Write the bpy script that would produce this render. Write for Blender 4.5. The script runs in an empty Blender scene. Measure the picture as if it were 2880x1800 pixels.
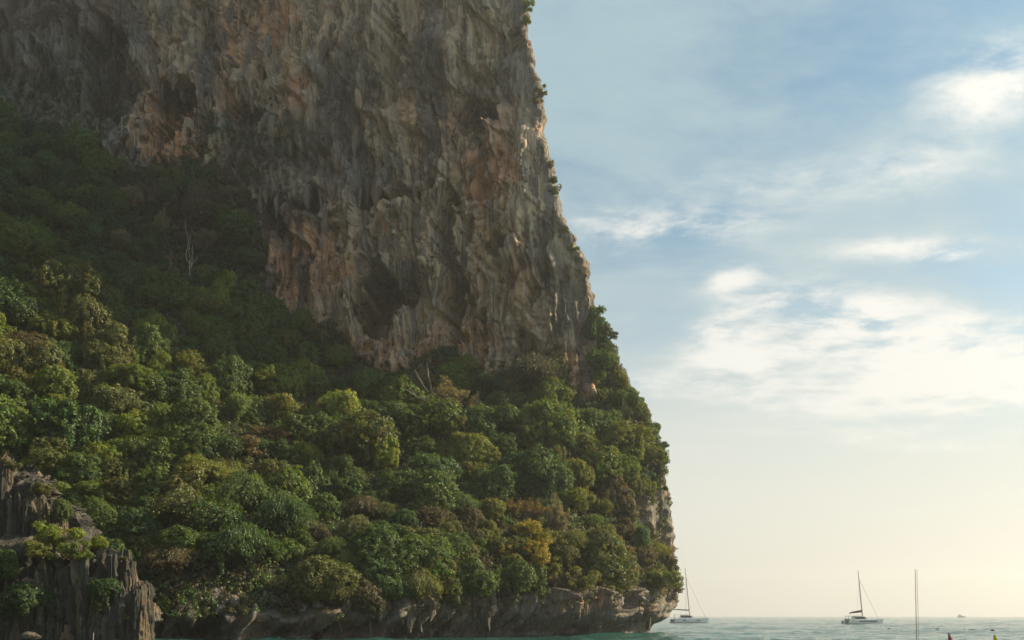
import bpy, math, random
import numpy as np
from mathutils import Vector

S = bpy.context.scene
COL = S.collection
R = math.radians
rng = np.random.default_rng(7)
random.seed(7)

# ------------------------------------------------------------------ camera, sky, sun, exposure
FP, CX, HY, CH = 2800.0, 1440.0, 1732.0, 2.7      # focal length, centre column, horizon row (photo pixels), eye height (m)
cd = bpy.data.cameras.new('camera')
cd.lens = 35.0; cd.sensor_width = 36.0; cd.shift_y = 832.0 / 2880.0
cd.clip_start = 0.5; cd.clip_end = 12000
cam = bpy.data.objects.new('camera', cd); COL.objects.link(cam)
cam.location = (0, 0, CH); cam.rotation_euler = (R(90), 0, 0)
S.camera = cam
S.view_settings.view_transform = 'Standard'
S.view_settings.look = 'None'
S.view_settings.exposure = 0.85
S.view_settings.gamma = 1.0
S.view_settings.use_curve_mapping = False
S.cycles.use_denoising = True
S.cycles.denoiser = 'OPENIMAGEDENOISE'
S.cycles.denoising_prefilter = 'ACCURATE'
S.cycles.max_bounces = 5
S.cycles.diffuse_bounces = 3
S.cycles.transparent_max_bounces = 4
S.cycles.sample_clamp_indirect = 4.0

SUN_AZ, SUN_EL = 73.0, 31.0                          # compass degrees clockwise from +Y, elevation
sd = bpy.data.lights.new('sun', 'SUN'); sd.energy = 5.0; sd.angle = R(0.5); sd.color = (1.0, 0.81, 0.50)
sun = bpy.data.objects.new('sun', sd); COL.objects.link(sun)
sdir = Vector((math.sin(R(SUN_AZ)) * math.cos(R(SUN_EL)), math.cos(R(SUN_AZ)) * math.cos(R(SUN_EL)), math.sin(R(SUN_EL))))
sun.rotation_euler = sdir.to_track_quat('Z', 'Y').to_euler()
sun.location = sdir * 300


class NT:
    """small helper round a node tree"""
    def __init__(s, t):
        s.t = t; s.n = t.nodes; s.l = t.links
    def add(s, kind, **kw):
        n = s.n.new(kind)
        for k, v in kw.items(): setattr(n, k, v)
        return n
    def put(s, sock, v):
        if v is None: return
        if isinstance(v, (int, float, tuple, list)): sock.default_value = v
        else: s.l.new(v, sock)
    def math(s, op, a, b=None, c=None, clamp=False):
        n = s.add('ShaderNodeMath', operation=op, use_clamp=clamp)
        s.put(n.inputs[0], a); s.put(n.inputs[1], b)
        if c is not None: s.put(n.inputs[2], c)
        return n.outputs[0]
    def mix(s, f, a, b, mode='MIX'):
        n = s.add('ShaderNodeMix', data_type='RGBA', blend_type=mode)
        s.put(n.inputs[0], f)
        for i, v in ((6, a), (7, b)):
            if isinstance(v, tuple) and len(v) == 3: v = v + (1.0,)
            s.put(n.inputs[i], v)
        return n.outputs[2]
    def smooth(s, v, a, b, lo=0.0, hi=1.0):
        n = s.add('ShaderNodeMapRange', interpolation_type='SMOOTHSTEP')
        s.put(n.inputs[0], v); s.put(n.inputs[1], a); s.put(n.inputs[2], b); s.put(n.inputs[3], lo); s.put(n.inputs[4], hi)
        return n.outputs[0]
    def noise(s, vec, scale, detail=5, rough=0.55, dist=0.0, out=0):
        n = s.add('ShaderNodeTexNoise')
        s.put(n.inputs['Vector'], vec); n.inputs['Scale'].default_value = scale
        n.inputs['Detail'].default_value = detail; n.inputs['Roughness'].default_value = rough
        n.inputs['Distortion'].default_value = dist
        return n.outputs[out]
    def scale(s, vec, sc, loc=(0, 0, 0)):
        n = s.add('ShaderNodeMapping')
        s.put(n.inputs[0], vec); n.inputs['Scale'].default_value = sc; n.inputs['Location'].default_value = loc
        return n.outputs[0]


world = bpy.data.worlds.new('World'); S.world = world; world.use_nodes = True
w = NT(world.node_tree); w.n.clear()
tc = w.add('ShaderNodeTexCoord').outputs['Generated']
sep = w.add('ShaderNodeSeparateXYZ'); w.l.new(tc, sep.inputs[0])
dx, dy, dz = sep.outputs
zc = w.math('MAXIMUM', dz, 0.0)
sky = w.add('ShaderNodeTexSky', sky_type='NISHITA')
sky.sun_disc = False; sky.sun_elevation = R(SUN_EL); sky.sun_rotation = R(SUN_AZ)
sky.air_density = 1.0; sky.dust_density = 1.2; sky.ozone_density = 1.5
SKY = 0.056
skyc = w.mix(1.0, sky.outputs[0], (.66, 1.10, 1.15), 'MULTIPLY')
# low cream haze over the horizon, all round
hz = w.math('EXPONENT', w.math('MULTIPLY', zc, -9.0))
hz = w.math('MULTIPLY', hz, 1.0, clamp=True)
# layered cloud: noise on a flat sheet seen in perspective
inv = w.math('DIVIDE', 1.0, w.math('ADD', zc, 0.16))
cx_ = w.math('MULTIPLY', dx, inv); cy_ = w.math('MULTIPLY', dy, inv)
cmb = w.add('ShaderNodeCombineXYZ'); w.l.new(cx_, cmb.inputs[0]); w.l.new(cy_, cmb.inputs[1])
n1 = w.noise(w.scale(cmb.outputs[0], (0.8, 0.95, 1), (3.1, 1.7, 0)), 1.0, 7, 0.55, 0.6)
n2 = w.noise(w.scale(cmb.outputs[0], (1.5, 2.3, 1), (9.3, 4.4, 0)), 2.1, 9, 0.6, 0.45)
n3 = w.noise(w.scale(cmb.outputs[0], (1.3, 1.7, 1), (2.2, 6.1, 0)), 5.5, 8, 0.62, 0.3)
az = w.math('ARCTAN2', dx, dy); el = w.math('ARCSINE', dz)
def ellipse(px, py, rx, ry, amp, tilt=0.0):
    a0 = math.atan((px - CX) / FP); e0 = math.atan((HY - py) / FP * math.cos(a0))
    da = w.math('SUBTRACT', az, a0); de = w.math('SUBTRACT', el, e0)
    de = w.math('ADD', de, w.math('MULTIPLY', da, tilt))
    ra, re = rx / FP * math.cos(a0) ** 2, ry / FP * math.cos(e0) ** 2
    q = w.math('ADD', w.math('POWER', w.math('ABSOLUTE', w.math('DIVIDE', da, ra)), 2.0), w.math('POWER', w.math('ABSOLUTE', w.math('DIVIDE', de, re)), 2.0))
    return w.math('MULTIPLY', w.math('EXPONENT', w.math('MULTIPLY', q, -1.0)), amp)
tot = None
for e in [(2620, 1010, 380, 120, 1.15, .10), (2800, 1090, 330, 60, .6, 0), (2850, 190, 230, 90, .75, 0), (2740, 310, 160, 60, .35, 0), (1960, 635, 210, 42, .8, .02), (1700, 640, 220, 80, .45, 0),
          (2060, 780, 80, 40, .8, -.1), (2170, 840, 120, 45, .55, .1), (2350, 870, 180, 60, .85, .2), (2540, 700, 210, 34, .7, .08), (2660, 722, 70, 18, .6, 0), (2070, 1030, 170, 50, .7, .1), (2010, 920, 80, 45, .6, -.2),
          (2110, 950, 260, 50, .5, 0), (1830, 1080, 230, 32, .7, .08), (2500, 1220, 420, 60, .4, .1), (2100, 520, 500, 70, .25, .05), (2500, 480, 300, 60, .3, 0), (2250, 1120, 300, 40, .4, 0)]:
    v = ellipse(*e)
    tot = v if tot is None else w.math('ADD', tot, v)
base = w.math('ADD', w.math('MULTIPLY', n1, 0.50), w.math('ADD', w.math('MULTIPLY', n2, 0.38), w.math('MULTIPLY', n3, 0.12)))
dens = w.math('ADD', base, w.math('MULTIPLY', tot, w.math('ADD', w.math('ADD', w.math('MULTIPLY', n2, 1.5), w.math('MULTIPLY', n3, 1.5)), -1.05)))
veil = w.math('ADD', ellipse(1620, 160, 380, 420, .16), ellipse(1750, 1000, 400, 250, .05))
thin = w.smooth(w.math('ADD', base, veil), 0.38, 0.60, 0.08, 0.95)
thick = w.smooth(dens, 0.53, 1.06)
blue = w.mix(thin, skyc, (3.9, 5.4, 6.1))
low = w.math('EXPONENT', w.math('MULTIPLY', w.math('POWER', w.math('DIVIDE', zc, .235), 3.0), -1.0))
blue = w.mix(w.math('MULTIPLY', low, .93), blue, (8.0, 8.3, 7.6))
blue = w.mix(hz, blue, (8.5, 7.7, 6.7))
cl = w.mix(thick, blue, (9.1, 9.0, 8.55))
# the air is brighter round the sun, which stands outside the picture on the right
dt = w.add('ShaderNodeVectorMath', operation='DOT_PRODUCT'); w.l.new(tc, dt.inputs[0]); dt.inputs[1].default_value = sdir
gl = w.math('ADD', 1.0, w.math('MULTIPLY', w.math('POWER', w.math('MAXIMUM', dt.outputs['Value'], 0.0), 9.0), 0.8))
cl = w.mix(1.0, cl, gl, 'MULTIPLY')
bg = w.add('ShaderNodeBackground'); w.l.new(cl, bg.inputs[0]); bg.inputs[1].default_value = SKY
wo = w.add('ShaderNodeOutputWorld'); w.l.new(bg.outputs[0], wo.inputs[0])


# ------------------------------------------------------------------ small geometry tools
def at(px, py, Y):
    return np.array([(px - CX) / FP * Y, Y, CH + (HY - py) / FP * Y])

def link(o, parent=None):
    COL.objects.link(o)
    if parent is not None: o.parent = parent
    return o

def tag(o, label=None, cat=None, group=None, kind=None):
    if label: o['label'] = label
    if cat: o['category'] = cat
    if group: o['group'] = group
    if kind: o['kind'] = kind
    return o

def empty(name, loc, rz=0.0):
    o = bpy.data.objects.new(name, None); o.empty_display_size = 0.3
    o.location = loc; o.rotation_euler = (0, 0, rz)
    return link(o)

def np_mesh(name, V, F, mat=None, smooth=False, cols=None):
    """mesh from numpy arrays; F is (n,3) or (n,4)"""
    me = bpy.data.meshes.new(name)
    V = np.ascontiguousarray(V, np.float32); F = np.ascontiguousarray(F, np.int32)
    me.vertices.add(len(V)); me.vertices.foreach_set('co', V.ravel())
    k = F.shape[1]
    me.loops.add(F.size); me.loops.foreach_set('vertex_index', F.ravel())
    me.polygons.add(len(F))
    me.polygons.foreach_set('loop_start', np.arange(0, F.size, k, dtype=np.int32))
    me.polygons.foreach_set('loop_total', np.full(len(F), k, np.int32))
    me.polygons.foreach_set('use_smooth', np.full(len(F), smooth, bool))
    for nm, c in (cols or {}).items():
        a = me.attributes.new(nm, 'FLOAT_COLOR', 'POINT')
        c = np.asarray(c, np.float32)
        if c.ndim == 1: c = np.repeat(c[:, None], 3, 1)
        a.data.foreach_set('color', np.concatenate([c, np.ones((len(c), 1), np.float32)], 1).ravel())
    me.update(calc_edges=True); me.validate()
    if mat: me.materials.append(mat)
    return me

class MB:
    """collects boxes, tubes and lofts into one mesh"""
    def __init__(s): s.v = []; s.f = []
    def add(s, V, F):
        b = len(s.v); s.v += [tuple(map(float, p)) for p in V]; s.f += [tuple(int(i) + b for i in f) for f in F]; return s
    def box(s, c, d, taper=1.0):
        x, y, z = d[0] / 2, d[1] / 2, d[2] / 2
        V = [(c[0] + sx * x * (taper if sz > 0 else 1), c[1] + sy * y * (taper if sz > 0 else 1), c[2] + sz * z) for sz in (-1, 1) for sx, sy in ((-1, -1), (1, -1), (1, 1), (-1, 1))]
        return s.add(V, [(3, 2, 1, 0), (4, 5, 6, 7), (0, 1, 5, 4), (1, 2, 6, 5), (2, 3, 7, 6), (3, 0, 4, 7)])
    def tube(s, pts, rad, n=6, cap=True):
        pts = [np.array(p, float) for p in pts]
        rad = rad if hasattr(rad, '__len__') else [rad] * len(pts)
        V = []; F = []
        for i, p in enumerate(pts):
            t = pts[min(i + 1, len(pts) - 1)] - pts[max(i - 1, 0)]
            t /= np.linalg.norm(t) + 1e-9
            a = np.cross(t, (0, 1, 0) if abs(t[1]) < .9 else (1, 0, 0)); a /= np.linalg.norm(a); b = np.cross(t, a)
            for k in range(n):
                th = 2 * math.pi * k / n
                V.append(p + rad[i] * (math.cos(th) * a + math.sin(th) * b))
        for i in range(len(pts) - 1):
            for k in range(n):
                k2 = (k + 1) % n
                F.append((i * n + k, i * n + k2, (i + 1) * n + k2, (i + 1) * n + k))
        if cap:
            F.append(tuple(range(n - 1, -1, -1))); F.append(tuple((len(pts) - 1) * n + k for k in range(n)))
        return s.add(V, F)
    def rings(s, rings, cap=True):
        n = len(rings[0]); V = [p for r in rings for p in r]; F = []
        for i in range(len(rings) - 1):
            for k in range(n):
                k2 = (k + 1) % n
                F.append((i * n + k, i * n + k2, (i + 1) * n + k2, (i + 1) * n + k))
        if cap:
            F.append(tuple(range(n - 1, -1, -1))); F.append(tuple((len(rings) - 1) * n + k for k in range(n)))
        return s.add(V, F)
    def mesh(s, name, mat, smooth=False):
        me = bpy.data.meshes.new(name); me.from_pydata(s.v, [], s.f)
        me.polygons.foreach_set('use_smooth', [smooth] * len(me.polygons))
        me.materials.append(mat); me.update(); return me
    def build(s, name, mat, parent=None, smooth=False):
        return link(bpy.data.objects.new(name, s.mesh(name, mat, smooth)), parent)

# gradient noise in numpy
_perm = np.random.default_rng(11).permutation(4096)
def _h(i, j, seed): return _perm[(_perm[(i + seed * 131) & 4095] + j) & 4095]
def pn(x, y, seed=0):
    xi = np.floor(x).astype(np.int64); yi = np.floor(y).astype(np.int64); xf = x - xi; yf = y - yi
    u = xf * xf * xf * (xf * (xf * 6 - 15) + 10); v = yf * yf * yf * (yf * (yf * 6 - 15) + 10)
    def g(i, j, a, b):
        an = _h(i, j, seed) * (2 * math.pi / 4096); return np.cos(an) * a + np.sin(an) * b
    n00 = g(xi, yi, xf, yf); n10 = g(xi + 1, yi, xf - 1, yf); n01 = g(xi, yi + 1, xf, yf - 1); n11 = g(xi + 1, yi + 1, xf - 1, yf - 1)
    return ((n00 * (1 - u) + n10 * u) * (1 - v) + (n01 * (1 - u) + n11 * u) * v) * 1.5
def fbm(x, y, seed=0, o=4, gain=.5):
    t = 0; a = 1.0
    for k in range(o):
        t = t + a * pn(x, y, seed + k * 7); x = x * 2.03; y = y * 2.03; a *= gain
    return t
def ridged(x, y, seed=0, o=4, gain=.5):
    t = 0; a = 1.0
    for k in range(o):
        t = t + a * (1 - 2 * np.abs(pn(x, y, seed + k * 7))); x = x * 2.03; y = y * 2.03; a *= gain
    return t
def ss(x, a, b):
    t = np.clip((x - a) / (b - a), 0, 1); return t * t * (3 - 2 * t)
def inside(px, py, poly):
    px = np.asarray(px, float); py = np.asarray(py, float); r = np.zeros(px.shape, bool)
    n = len(poly)
    for i in range(n):
        x1, y1 = poly[i]; x2, y2 = poly[(i + 1) % n]
        if y1 == y2: continue
        c = ((y1 > py) != (y2 > py)) & (px < (x2 - x1) * (py - y1) / (y2 - y1) + x1)
        r ^= c
    return r

# ------------------------------------------------------------------ materials
def mat_new(name):
    m = bpy.data.materials.new(name); m.use_nodes = True
    t = NT(m.node_tree); t.n.clear()
    return m, t
def finish(t, shader):
    o = t.add('ShaderNodeOutputMaterial'); t.l.new(shader, o.inputs[0])
def plain(name, col, rough=.5, metal=0.0, noise=.12):
    m, t = mat_new(name)
    p = t.add('ShaderNodeBsdfPrincipled')
    pos = t.add('ShaderNodeTexCoord').outputs['Object']
    n = t.noise(pos, 2.2, 4)
    c = t.mix(n, tuple(x * (1 - noise) for x in col), tuple(min(1, x * (1 + noise)) for x in col))
    t.l.new(c, p.inputs['Base Color']); p.inputs['Roughness'].default_value = rough; p.inputs['Metallic'].default_value = metal
    finish(t, p.outputs[0]); return m

def rock_material(name, grey, tan, dark, slab=False):
    m, t = mat_new(name)
    pos = t.add('ShaderNodeNewGeometry').outputs['Position']
    att = t.add('ShaderNodeAttribute', attribute_name='stain_shade')
    sp = t.add('ShaderNodeSeparateColor'); t.l.new(att.outputs['Color'], sp.inputs[0])
    a_or, a_dk, a_gr = sp.outputs
    streak = t.noise(t.scale(pos, (1.0, 1.0, 0.10)), 0.55, 6, .62, .4)
    streak2 = t.noise(t.scale(pos, (1.0, 1.0, 0.07), (31, 5, 2)), 1.6, 5, .6, .3)
    blot = t.noise(t.scale(pos, (1, 1, .55)), 0.16, 6, .65, .6)
    fine = t.noise(t.scale(pos, (1, 1, .5)), 3.0, 5, .65)
    c = t.mix(t.smooth(blot, .38, .62), grey, tuple(x * y for x, y in zip(grey, (1.22, 1.08, .9))))
    f_or = t.math('MULTIPLY', t.smooth(t.math('ADD', t.math('MULTIPLY', a_or, .75), t.math('MULTIPLY', streak, .72)), .40, .82), .95)
    c = t.mix(f_or, c, tan)
    c = t.mix(t.smooth(streak2, .60, .78, 0, .75), c, tuple(min(.55, x * 1.35) for x in grey))
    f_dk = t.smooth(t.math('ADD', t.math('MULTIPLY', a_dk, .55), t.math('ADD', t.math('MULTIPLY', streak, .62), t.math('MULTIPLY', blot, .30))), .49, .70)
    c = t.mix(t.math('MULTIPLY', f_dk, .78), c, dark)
    s3 = t.noise(t.scale(pos, (1.0, 1.0, 0.16), (7, 3, 9)), 2.6, 6, .7, .5)
    c = t.mix(t.math('MULTIPLY', t.smooth(s3, .57, .66), .55), c, tuple(x * 1.5 + .004 for x in dark))
    c = t.mix(t.math('MULTIPLY', t.smooth(s3, .46, .38), .35), c, tuple(min(.5, x * 1.25) for x in grey))
    ls = t.noise(t.scale(pos, (1.0, 1.0, 0.022), (13, 4, 2)), .85, 5, .6, .25); lm = t.noise(t.scale(pos, (1, 1, .6), (5, 2, 8)), .085, 3, .5)
    c = t.mix(t.math('MULTIPLY', t.smooth(ls, .51, .56), t.smooth(lm, .42, .54, 0, .7)), c, tuple(x * 1.1 for x in dark))
    mv = t.noise(t.scale(pos, (1, 1, .3), (3, 8, 1)), .35, 5, .6, .5)
    c = t.mix(t.smooth(mv, .52, .64, 0, .65), c, (grey[0] * .52, grey[1] * .60, grey[2] * .78))
    c = t.mix(t.math('MULTIPLY', t.smooth(fine, .46, .72), .4), c, tuple(x * .55 for x in grey))
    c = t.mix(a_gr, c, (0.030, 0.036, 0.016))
    p = t.add('ShaderNodeBsdfPrincipled'); t.l.new(c, p.inputs['Base Color'])
    p.inputs['Roughness'].default_value = .85; p.inputs['Specular IOR Level'].default_value = .25
    h1 = t.noise(t.scale(pos, (1, 1, .28)), 1.5, 8, .68, .6)
    vor = t.add('ShaderNodeTexVoronoi', feature='DISTANCE_TO_EDGE'); t.l.new(t.scale(pos, (1, 1, .3)), vor.inputs['Vector']); vor.inputs['Scale'].default_value = .8
    h = t.math('ADD', h1, t.math('MULTIPLY', t.smooth(vor.outputs[0], 0, .12), .12))
    b = t.add('ShaderNodeBump'); b.inputs['Strength'].default_value = 1.0; b.inputs['Distance'].default_value = .65
    t.l.new(h, b.inputs['Height']); t.l.new(b.outputs[0], p.inputs['Normal'])
    finish(t, p.outputs[0]); return m

M_ROCK = rock_material('limestone', (0.53, 0.425, 0.32), (0.64, 0.33, 0.18), (0.070, 0.070, 0.072))
M_SLAB = rock_material('grey_limestone', (0.14, 0.126, 0.112), (0.36, 0.20, 0.09), (0.035, 0.035, 0.036))

def leaf_material(name, use_attr=False):
    m, t = mat_new(name)
    if use_attr:
        c = t.add('ShaderNodeAttribute', attribute_name='leaf').outputs['Color']
    else:
        oi = t.add('ShaderNodeObjectInfo')
        a = t.add('ShaderNodeAttribute', attribute_name='leaf').outputs['Color']
        c = t.mix(1.0, oi.outputs['Color'], a, 'MULTIPLY')
    d = t.add('ShaderNodeBsdfDiffuse'); t.l.new(c, d.inputs[0])
    tr = t.add('ShaderNodeBsdfTranslucent'); t.l.new(t.mix(1.0, c, (1.5, 1.42, .42), 'MULTIPLY'), tr.inputs[0])
    mx = t.add('ShaderNodeMixShader'); mx.inputs[0].default_value = .42
    t.l.new(d.outputs[0], mx.inputs[1]); t.l.new(tr.outputs[0], mx.inputs[2])
    g = t.add('ShaderNodeBsdfGlossy'); g.inputs['Roughness'].default_value = .5; g.inputs[0].default_value = (.8, .85, .8, 1)
    m2 = t.add('ShaderNodeMixShader'); m2.inputs[0].default_value = .035
    t.l.new(mx.outputs[0], m2.inputs[1]); t.l.new(g.outputs[0], m2.inputs[2])
    finish(t, m2.outputs[0]); return m
M_LEAF = leaf_material('leaves'); M_UNDER = leaf_material('undergrowth_leaves', True)
M_BARK = plain('bark', (0.085, 0.066, 0.048), .9, 0, .4)
M_PALE = plain('pale_bark', (0.42, 0.37, 0.30), .85, 0, .25)
M_TWIG = plain('dry_twigs', (0.17, 0.125, 0.085), .9, 0, .3)
M_WHITE = plain('white_gelcoat', (0.86, 0.86, 0.85), .3, 0, .04)
M_SHADE = plain('grey_gelcoat', (0.42, 0.44, 0.46), .4, 0, .06)
M_DARK = plain('dark_canvas', (0.035, 0.045, 0.05), .8, 0, .15)
M_CANVAS = plain('grey_canvas', (0.16, 0.17, 0.17), .85, 0, .15)
M_NAVY = plain('navy_stripe', (0.02, 0.03, 0.06), .35, 0, .1)
M_GLASS = plain('tinted_window', (0.015, 0.02, 0.024), .08, 0, .05)
M_ALU = plain('mast_metal', (0.20, 0.21, 0.21), .4, .6, .08)
M_WIRE = plain('rigging_wire', (0.12, 0.12, 0.12), .5, .5, .08)
M_ORANGE = plain('orange_cover', (0.50, 0.16, 0.10), .8, 0, .1)
M_POLE = plain('weathered_pole', (0.22, 0.20, 0.15), .8, 0, .2)
M_TEAL = plain('teal_paint', (0.03, 0.13, 0.15), .5, 0, .1)
M_PINK = plain('pink_cloth', (0.80, 0.34, 0.31), .9, 0, .1)
M_PURPLE = plain('purple_cloth', (0.28, 0.07, 0.27), .9, 0, .1)
M_YELLOW = plain('yellow_cloth', (0.88, 0.68, 0.01), .9, 0, .1)
M_BUOY = plain('dark_float', (0.03, 0.045, 0.04), .6, 0, .2)

# sea
def sea_material():
    m, t = mat_new('sea_water')
    pos = t.add('ShaderNodeNewGeometry').outputs['Position']
    p = t.add('ShaderNodeBsdfPrincipled')
    band = t.noise(t.scale(pos, (.012, .05, 1)), 1.0, 5, .6, .4)
    c = t.mix(t.smooth(band, .35, .65), (0.016, 0.062, 0.055), (0.030, 0.118, 0.106))
    t.l.new(c, p.inputs['Base Color']); p.inputs['Roughness'].default_value = .10; p.inputs['IOR'].default_value = 1.333; p.inputs['Specular IOR Level'].default_value = .36
    h = t.math('ADD', t.noise(t.scale(pos, (.35, .8, 1)), .55, 4, .55, .3), t.math('MULTIPLY', t.noise(t.scale(pos, (.7, 1, 1)), 2.6, 4, .6), .28))
    h = t.math('ADD', h, t.math('MULTIPLY', t.noise(t.scale(pos, (.05, .16, 1)), 1.0, 3), 1.3))
    b = t.add('ShaderNodeBump'); b.inputs['Strength'].default_value = 1.0; b.inputs['Distance'].default_value = .5
    t.l.new(h, b.inputs['Height']); t.l.new(b.outputs[0], p.inputs['Normal'])
    finish(t, p.outputs[0]); return m
M_SEA = sea_material()
def build_sea():
    rows = [18.0]
    while rows[-1] < 3850: rows.append(rows[-1] * 1.0105)
    yr = np.array(rows)[:, None]; a = np.linspace(-.72, .72, 230)[None, :]
    X = yr * a; Y = yr + 0 * a
    amp = np.clip(1.35 - Y / 2500, .3, 1)
    H = (.30 * fbm(X / 11, Y / 6.5, 901, 3) + .16 * ridged(X / 5.0, Y / 2.6, 903, 2) + .08 * fbm(X / 1.7, Y / 1.1, 905, 2)) * amp * (.55 + .75 * ss(fbm(X / 60, Y / 35, 907, 2), -.5, .5))
    n_ = X.shape[1]; i = np.arange(X.shape[0] - 1)[:, None] * n_ + np.arange(n_ - 1)[None, :]
    V = np.stack([X, Y, H - .08], -1).reshape(-1, 3); F = np.stack([i, i + 1, i + 1 + n_, i + n_], -1).reshape(-1, 4)
    b = len(V); V = np.concatenate([V, [(-3400, -280, -.6), (3400, -280, -.6), (3400, 3900, -.6), (-3400, 3900, -.6)]]); F = np.concatenate([F, [(b, b + 1, b + 2, b + 3)]])
    return link(bpy.data.objects.new('sea', np_mesh('sea', V, F, M_SEA, True)))
sea = build_sea()
tag(sea, kind='structure')

# ------------------------------------------------------------------ the limestone cliff
# depth of the face (m from the eye's plane) at places read off the photograph
CTRL = [(1480, 0, 170.5), (1360, 0, 173.5), (1200, 0, 177), (900, 0, 184), (600, 0, 190), (330, 0, 196), (0, 0, 196), (-300, 0, 186),
        (1510, 350, 169), (1380, 350, 172), (1200, 350, 175), (900, 350, 181), (600, 350, 187), (400, 300, 193), (200, 300, 190), (0, 300, 186), (-300, 300, 174),
        (1600, 700, 165), (1400, 700, 168.5), (1200, 700, 172), (900, 700, 176), (720, 620, 180), (550, 500, 181), (300, 480, 177), (0, 480, 172),
        (500, 750, 171), (300, 720, 166), (0, 700, 160), (-300, 700, 150), (720, 850, 170), (880, 960, 169), (1050, 1050, 168), (1300, 1040, 166), (1500, 1000, 165), (1650, 1050, 166),
        (100, 950, 146), (400, 960, 151), (700, 1060, 156), (1000, 1110, 160), (-300, 1000, 132),
        (100, 1200, 132), (400, 1200, 137), (700, 1200, 143), (1000, 1200, 149), (1300, 1200, 153), (1600, 1200, 158), (1780, 1180, 163),
        (0, 1400, 121), (300, 1400, 122), (600, 1400, 126), (900, 1400, 135), (1200, 1400, 138), (1500, 1400, 146), (1780, 1380, 158),
        (-300, 1600, 108), (0, 1600, 112), (300, 1600, 111), (600, 1600, 112), (900, 1600, 116.5), (1200, 1600, 123), (1500, 1600, 133), (1720, 1600, 144.5), (1840, 1600, 161),
        (300, 1740, 108), (600, 1740, 109.5), (900, 1740, 114), (1200, 1740, 122), (1500, 1740, 133), (1720, 1745, 144), (1830, 1750, 160),
        (300, 1660, 108), (600, 1660, 109.5), (900, 1660, 114), (1200, 1660, 121), (1500, 1660, 131.5), (1720, 1660, 143)]
_P = np.array([at(*c) for c in CTRL]); _cx = _P[:, 0]; _cz = _P[:, 2] * 1.0; _cy = _P[:, 1]
def _phi(r2): return np.where(r2 > 1e-9, .5 * r2 * np.log(r2 + 1e-12), 0)
_n = len(_cx)
_A = np.zeros((_n + 3, _n + 3)); _A[:_n, :_n] = _phi((_cx[:, None] - _cx) ** 2 + (_cz[:, None] - _cz) ** 2) + np.eye(_n) * 25
_A[:_n, _n] = 1; _A[:_n, _n + 1] = _cx; _A[:_n, _n + 2] = _cz; _A[_n:, :_n] = _A[:_n, _n:].T
_w = np.linalg.solve(_A, np.concatenate([_cy, np.zeros(3)]))
def face_depth(X, Z):
    sh = X.shape; X = X.ravel(); Z = np.clip(Z.ravel(), 0, 122); X = np.clip(X, -112, 40); out = _w[_n] + _w[_n + 1] * X + _w[_n + 2] * Z
    for k in range(_n): out = out + _w[k] * _phi((X - _cx[k]) ** 2 + (Z - _cz[k]) ** 2)
    return out.reshape(sh)

EDGE = [(1486, -60, 176), (1486, 0, 176), (1480, 100, 176), (1486, 140, 176), (1500, 210, 176), (1512, 260, 176), (1522, 300, 176), (1529, 352, 175.5), (1515, 388, 175), (1532, 420, 175), (1545, 480, 175), (1557, 560, 174.5),
        (1568, 620, 174), (1596, 700, 174), (1628, 750, 173.5), (1648, 790, 173), (1656, 850, 172.5), (1678, 940, 172), (1700, 1000, 171), (1740, 1070, 171), (1778, 1140, 170.5), (1815, 1210, 170),
        (1848, 1260, 170), (1858, 1320, 169.5), (1862, 1380, 169), (1874, 1430, 169), (1882, 1500, 169), (1888, 1560, 168.5), (1900, 1610, 168), (1903, 1650, 168), (1893, 1690, 168), (1880, 1720, 168),
        (1868, 1742, 168), (1852, 1765, 167.5), (1846, 1780, 167), (1844, 1800, 167)]
_E = np.array([at(*e) for e in EDGE]); _o = np.argsort(_E[:, 2]); _E = _E[_o]
def edge_x(z): return np.interp(z, _E[:, 2], _E[:, 0])
def edge_y(z): return np.interp(z, _E[:, 2], _E[:, 1])

VEG = [(-60, 330), (120, 345), (270, 400), (330, 485), (420, 470), (520, 440), (640, 480), (715, 560), (735, 700), (742, 790), (800, 880), (880, 905), (960, 935), (1010, 1010), (1060, 1050), (1150, 1045), (1210, 1000), (1290, 1000),
       (1345, 1040), (1375, 1060), (1430, 1030), (1500, 990), (1555, 1010), (1590, 1090), (1640, 1135), (1672, 1130), (1690, 1010), (1672, 900), (1662, 860), (1700, 930), (1720, 1000), (1770, 1070), (1805, 1130), (1835, 1200),
       (1868, 1255), (1866, 1370), (1835, 1385), (1790, 1365), (1775, 1400), (1790, 1470), (1835, 1490), (1870, 1540), (1893, 1600), (1886, 1645), (1800, 1650), (1700, 1665), (1600, 1655), (1500, 1658), (1400, 1650), (1300, 1664), (1150, 1682), (1000, 1698),
       (900, 1712), (860, 1722), (720, 1732), (640, 1735), (430, 1738), (-60, 1760)]

def drip(x, z, width, length, seed, p=1.6):
    """hanging tufa: each column grows outward going down, then breaks off at its tip"""
    xs = x / width + .35 * pn(x / (width * 2.2), z / (length * .8), seed + 3)
    c = np.floor(xs); f = xs - c
    ph = (_h(c.astype(np.int64), np.full(c.shape, 17), seed) / 4096.0)
    lj = 0.6 + .8 * (_h(c.astype(np.int64), np.full(c.shape, 91), seed) / 4096.0)
    zz = z / (length * lj) + ph * 5
    t = zz - np.floor(zz)
    amp = .35 + .65 * (_h(c.astype(np.int64), np.floor(zz).astype(np.int64), seed + 5) / 4096.0)
    prof = np.clip(1 - t, 0, 1) ** p * ss(t, 0.0, .06)
    wid = np.clip(1.15 - .55 * (1 - t), .3, 1)
    across = np.clip(1 - (2 * np.abs(f - .5) / wid) ** 2, 0, 1)
    return amp * prof * across

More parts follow.
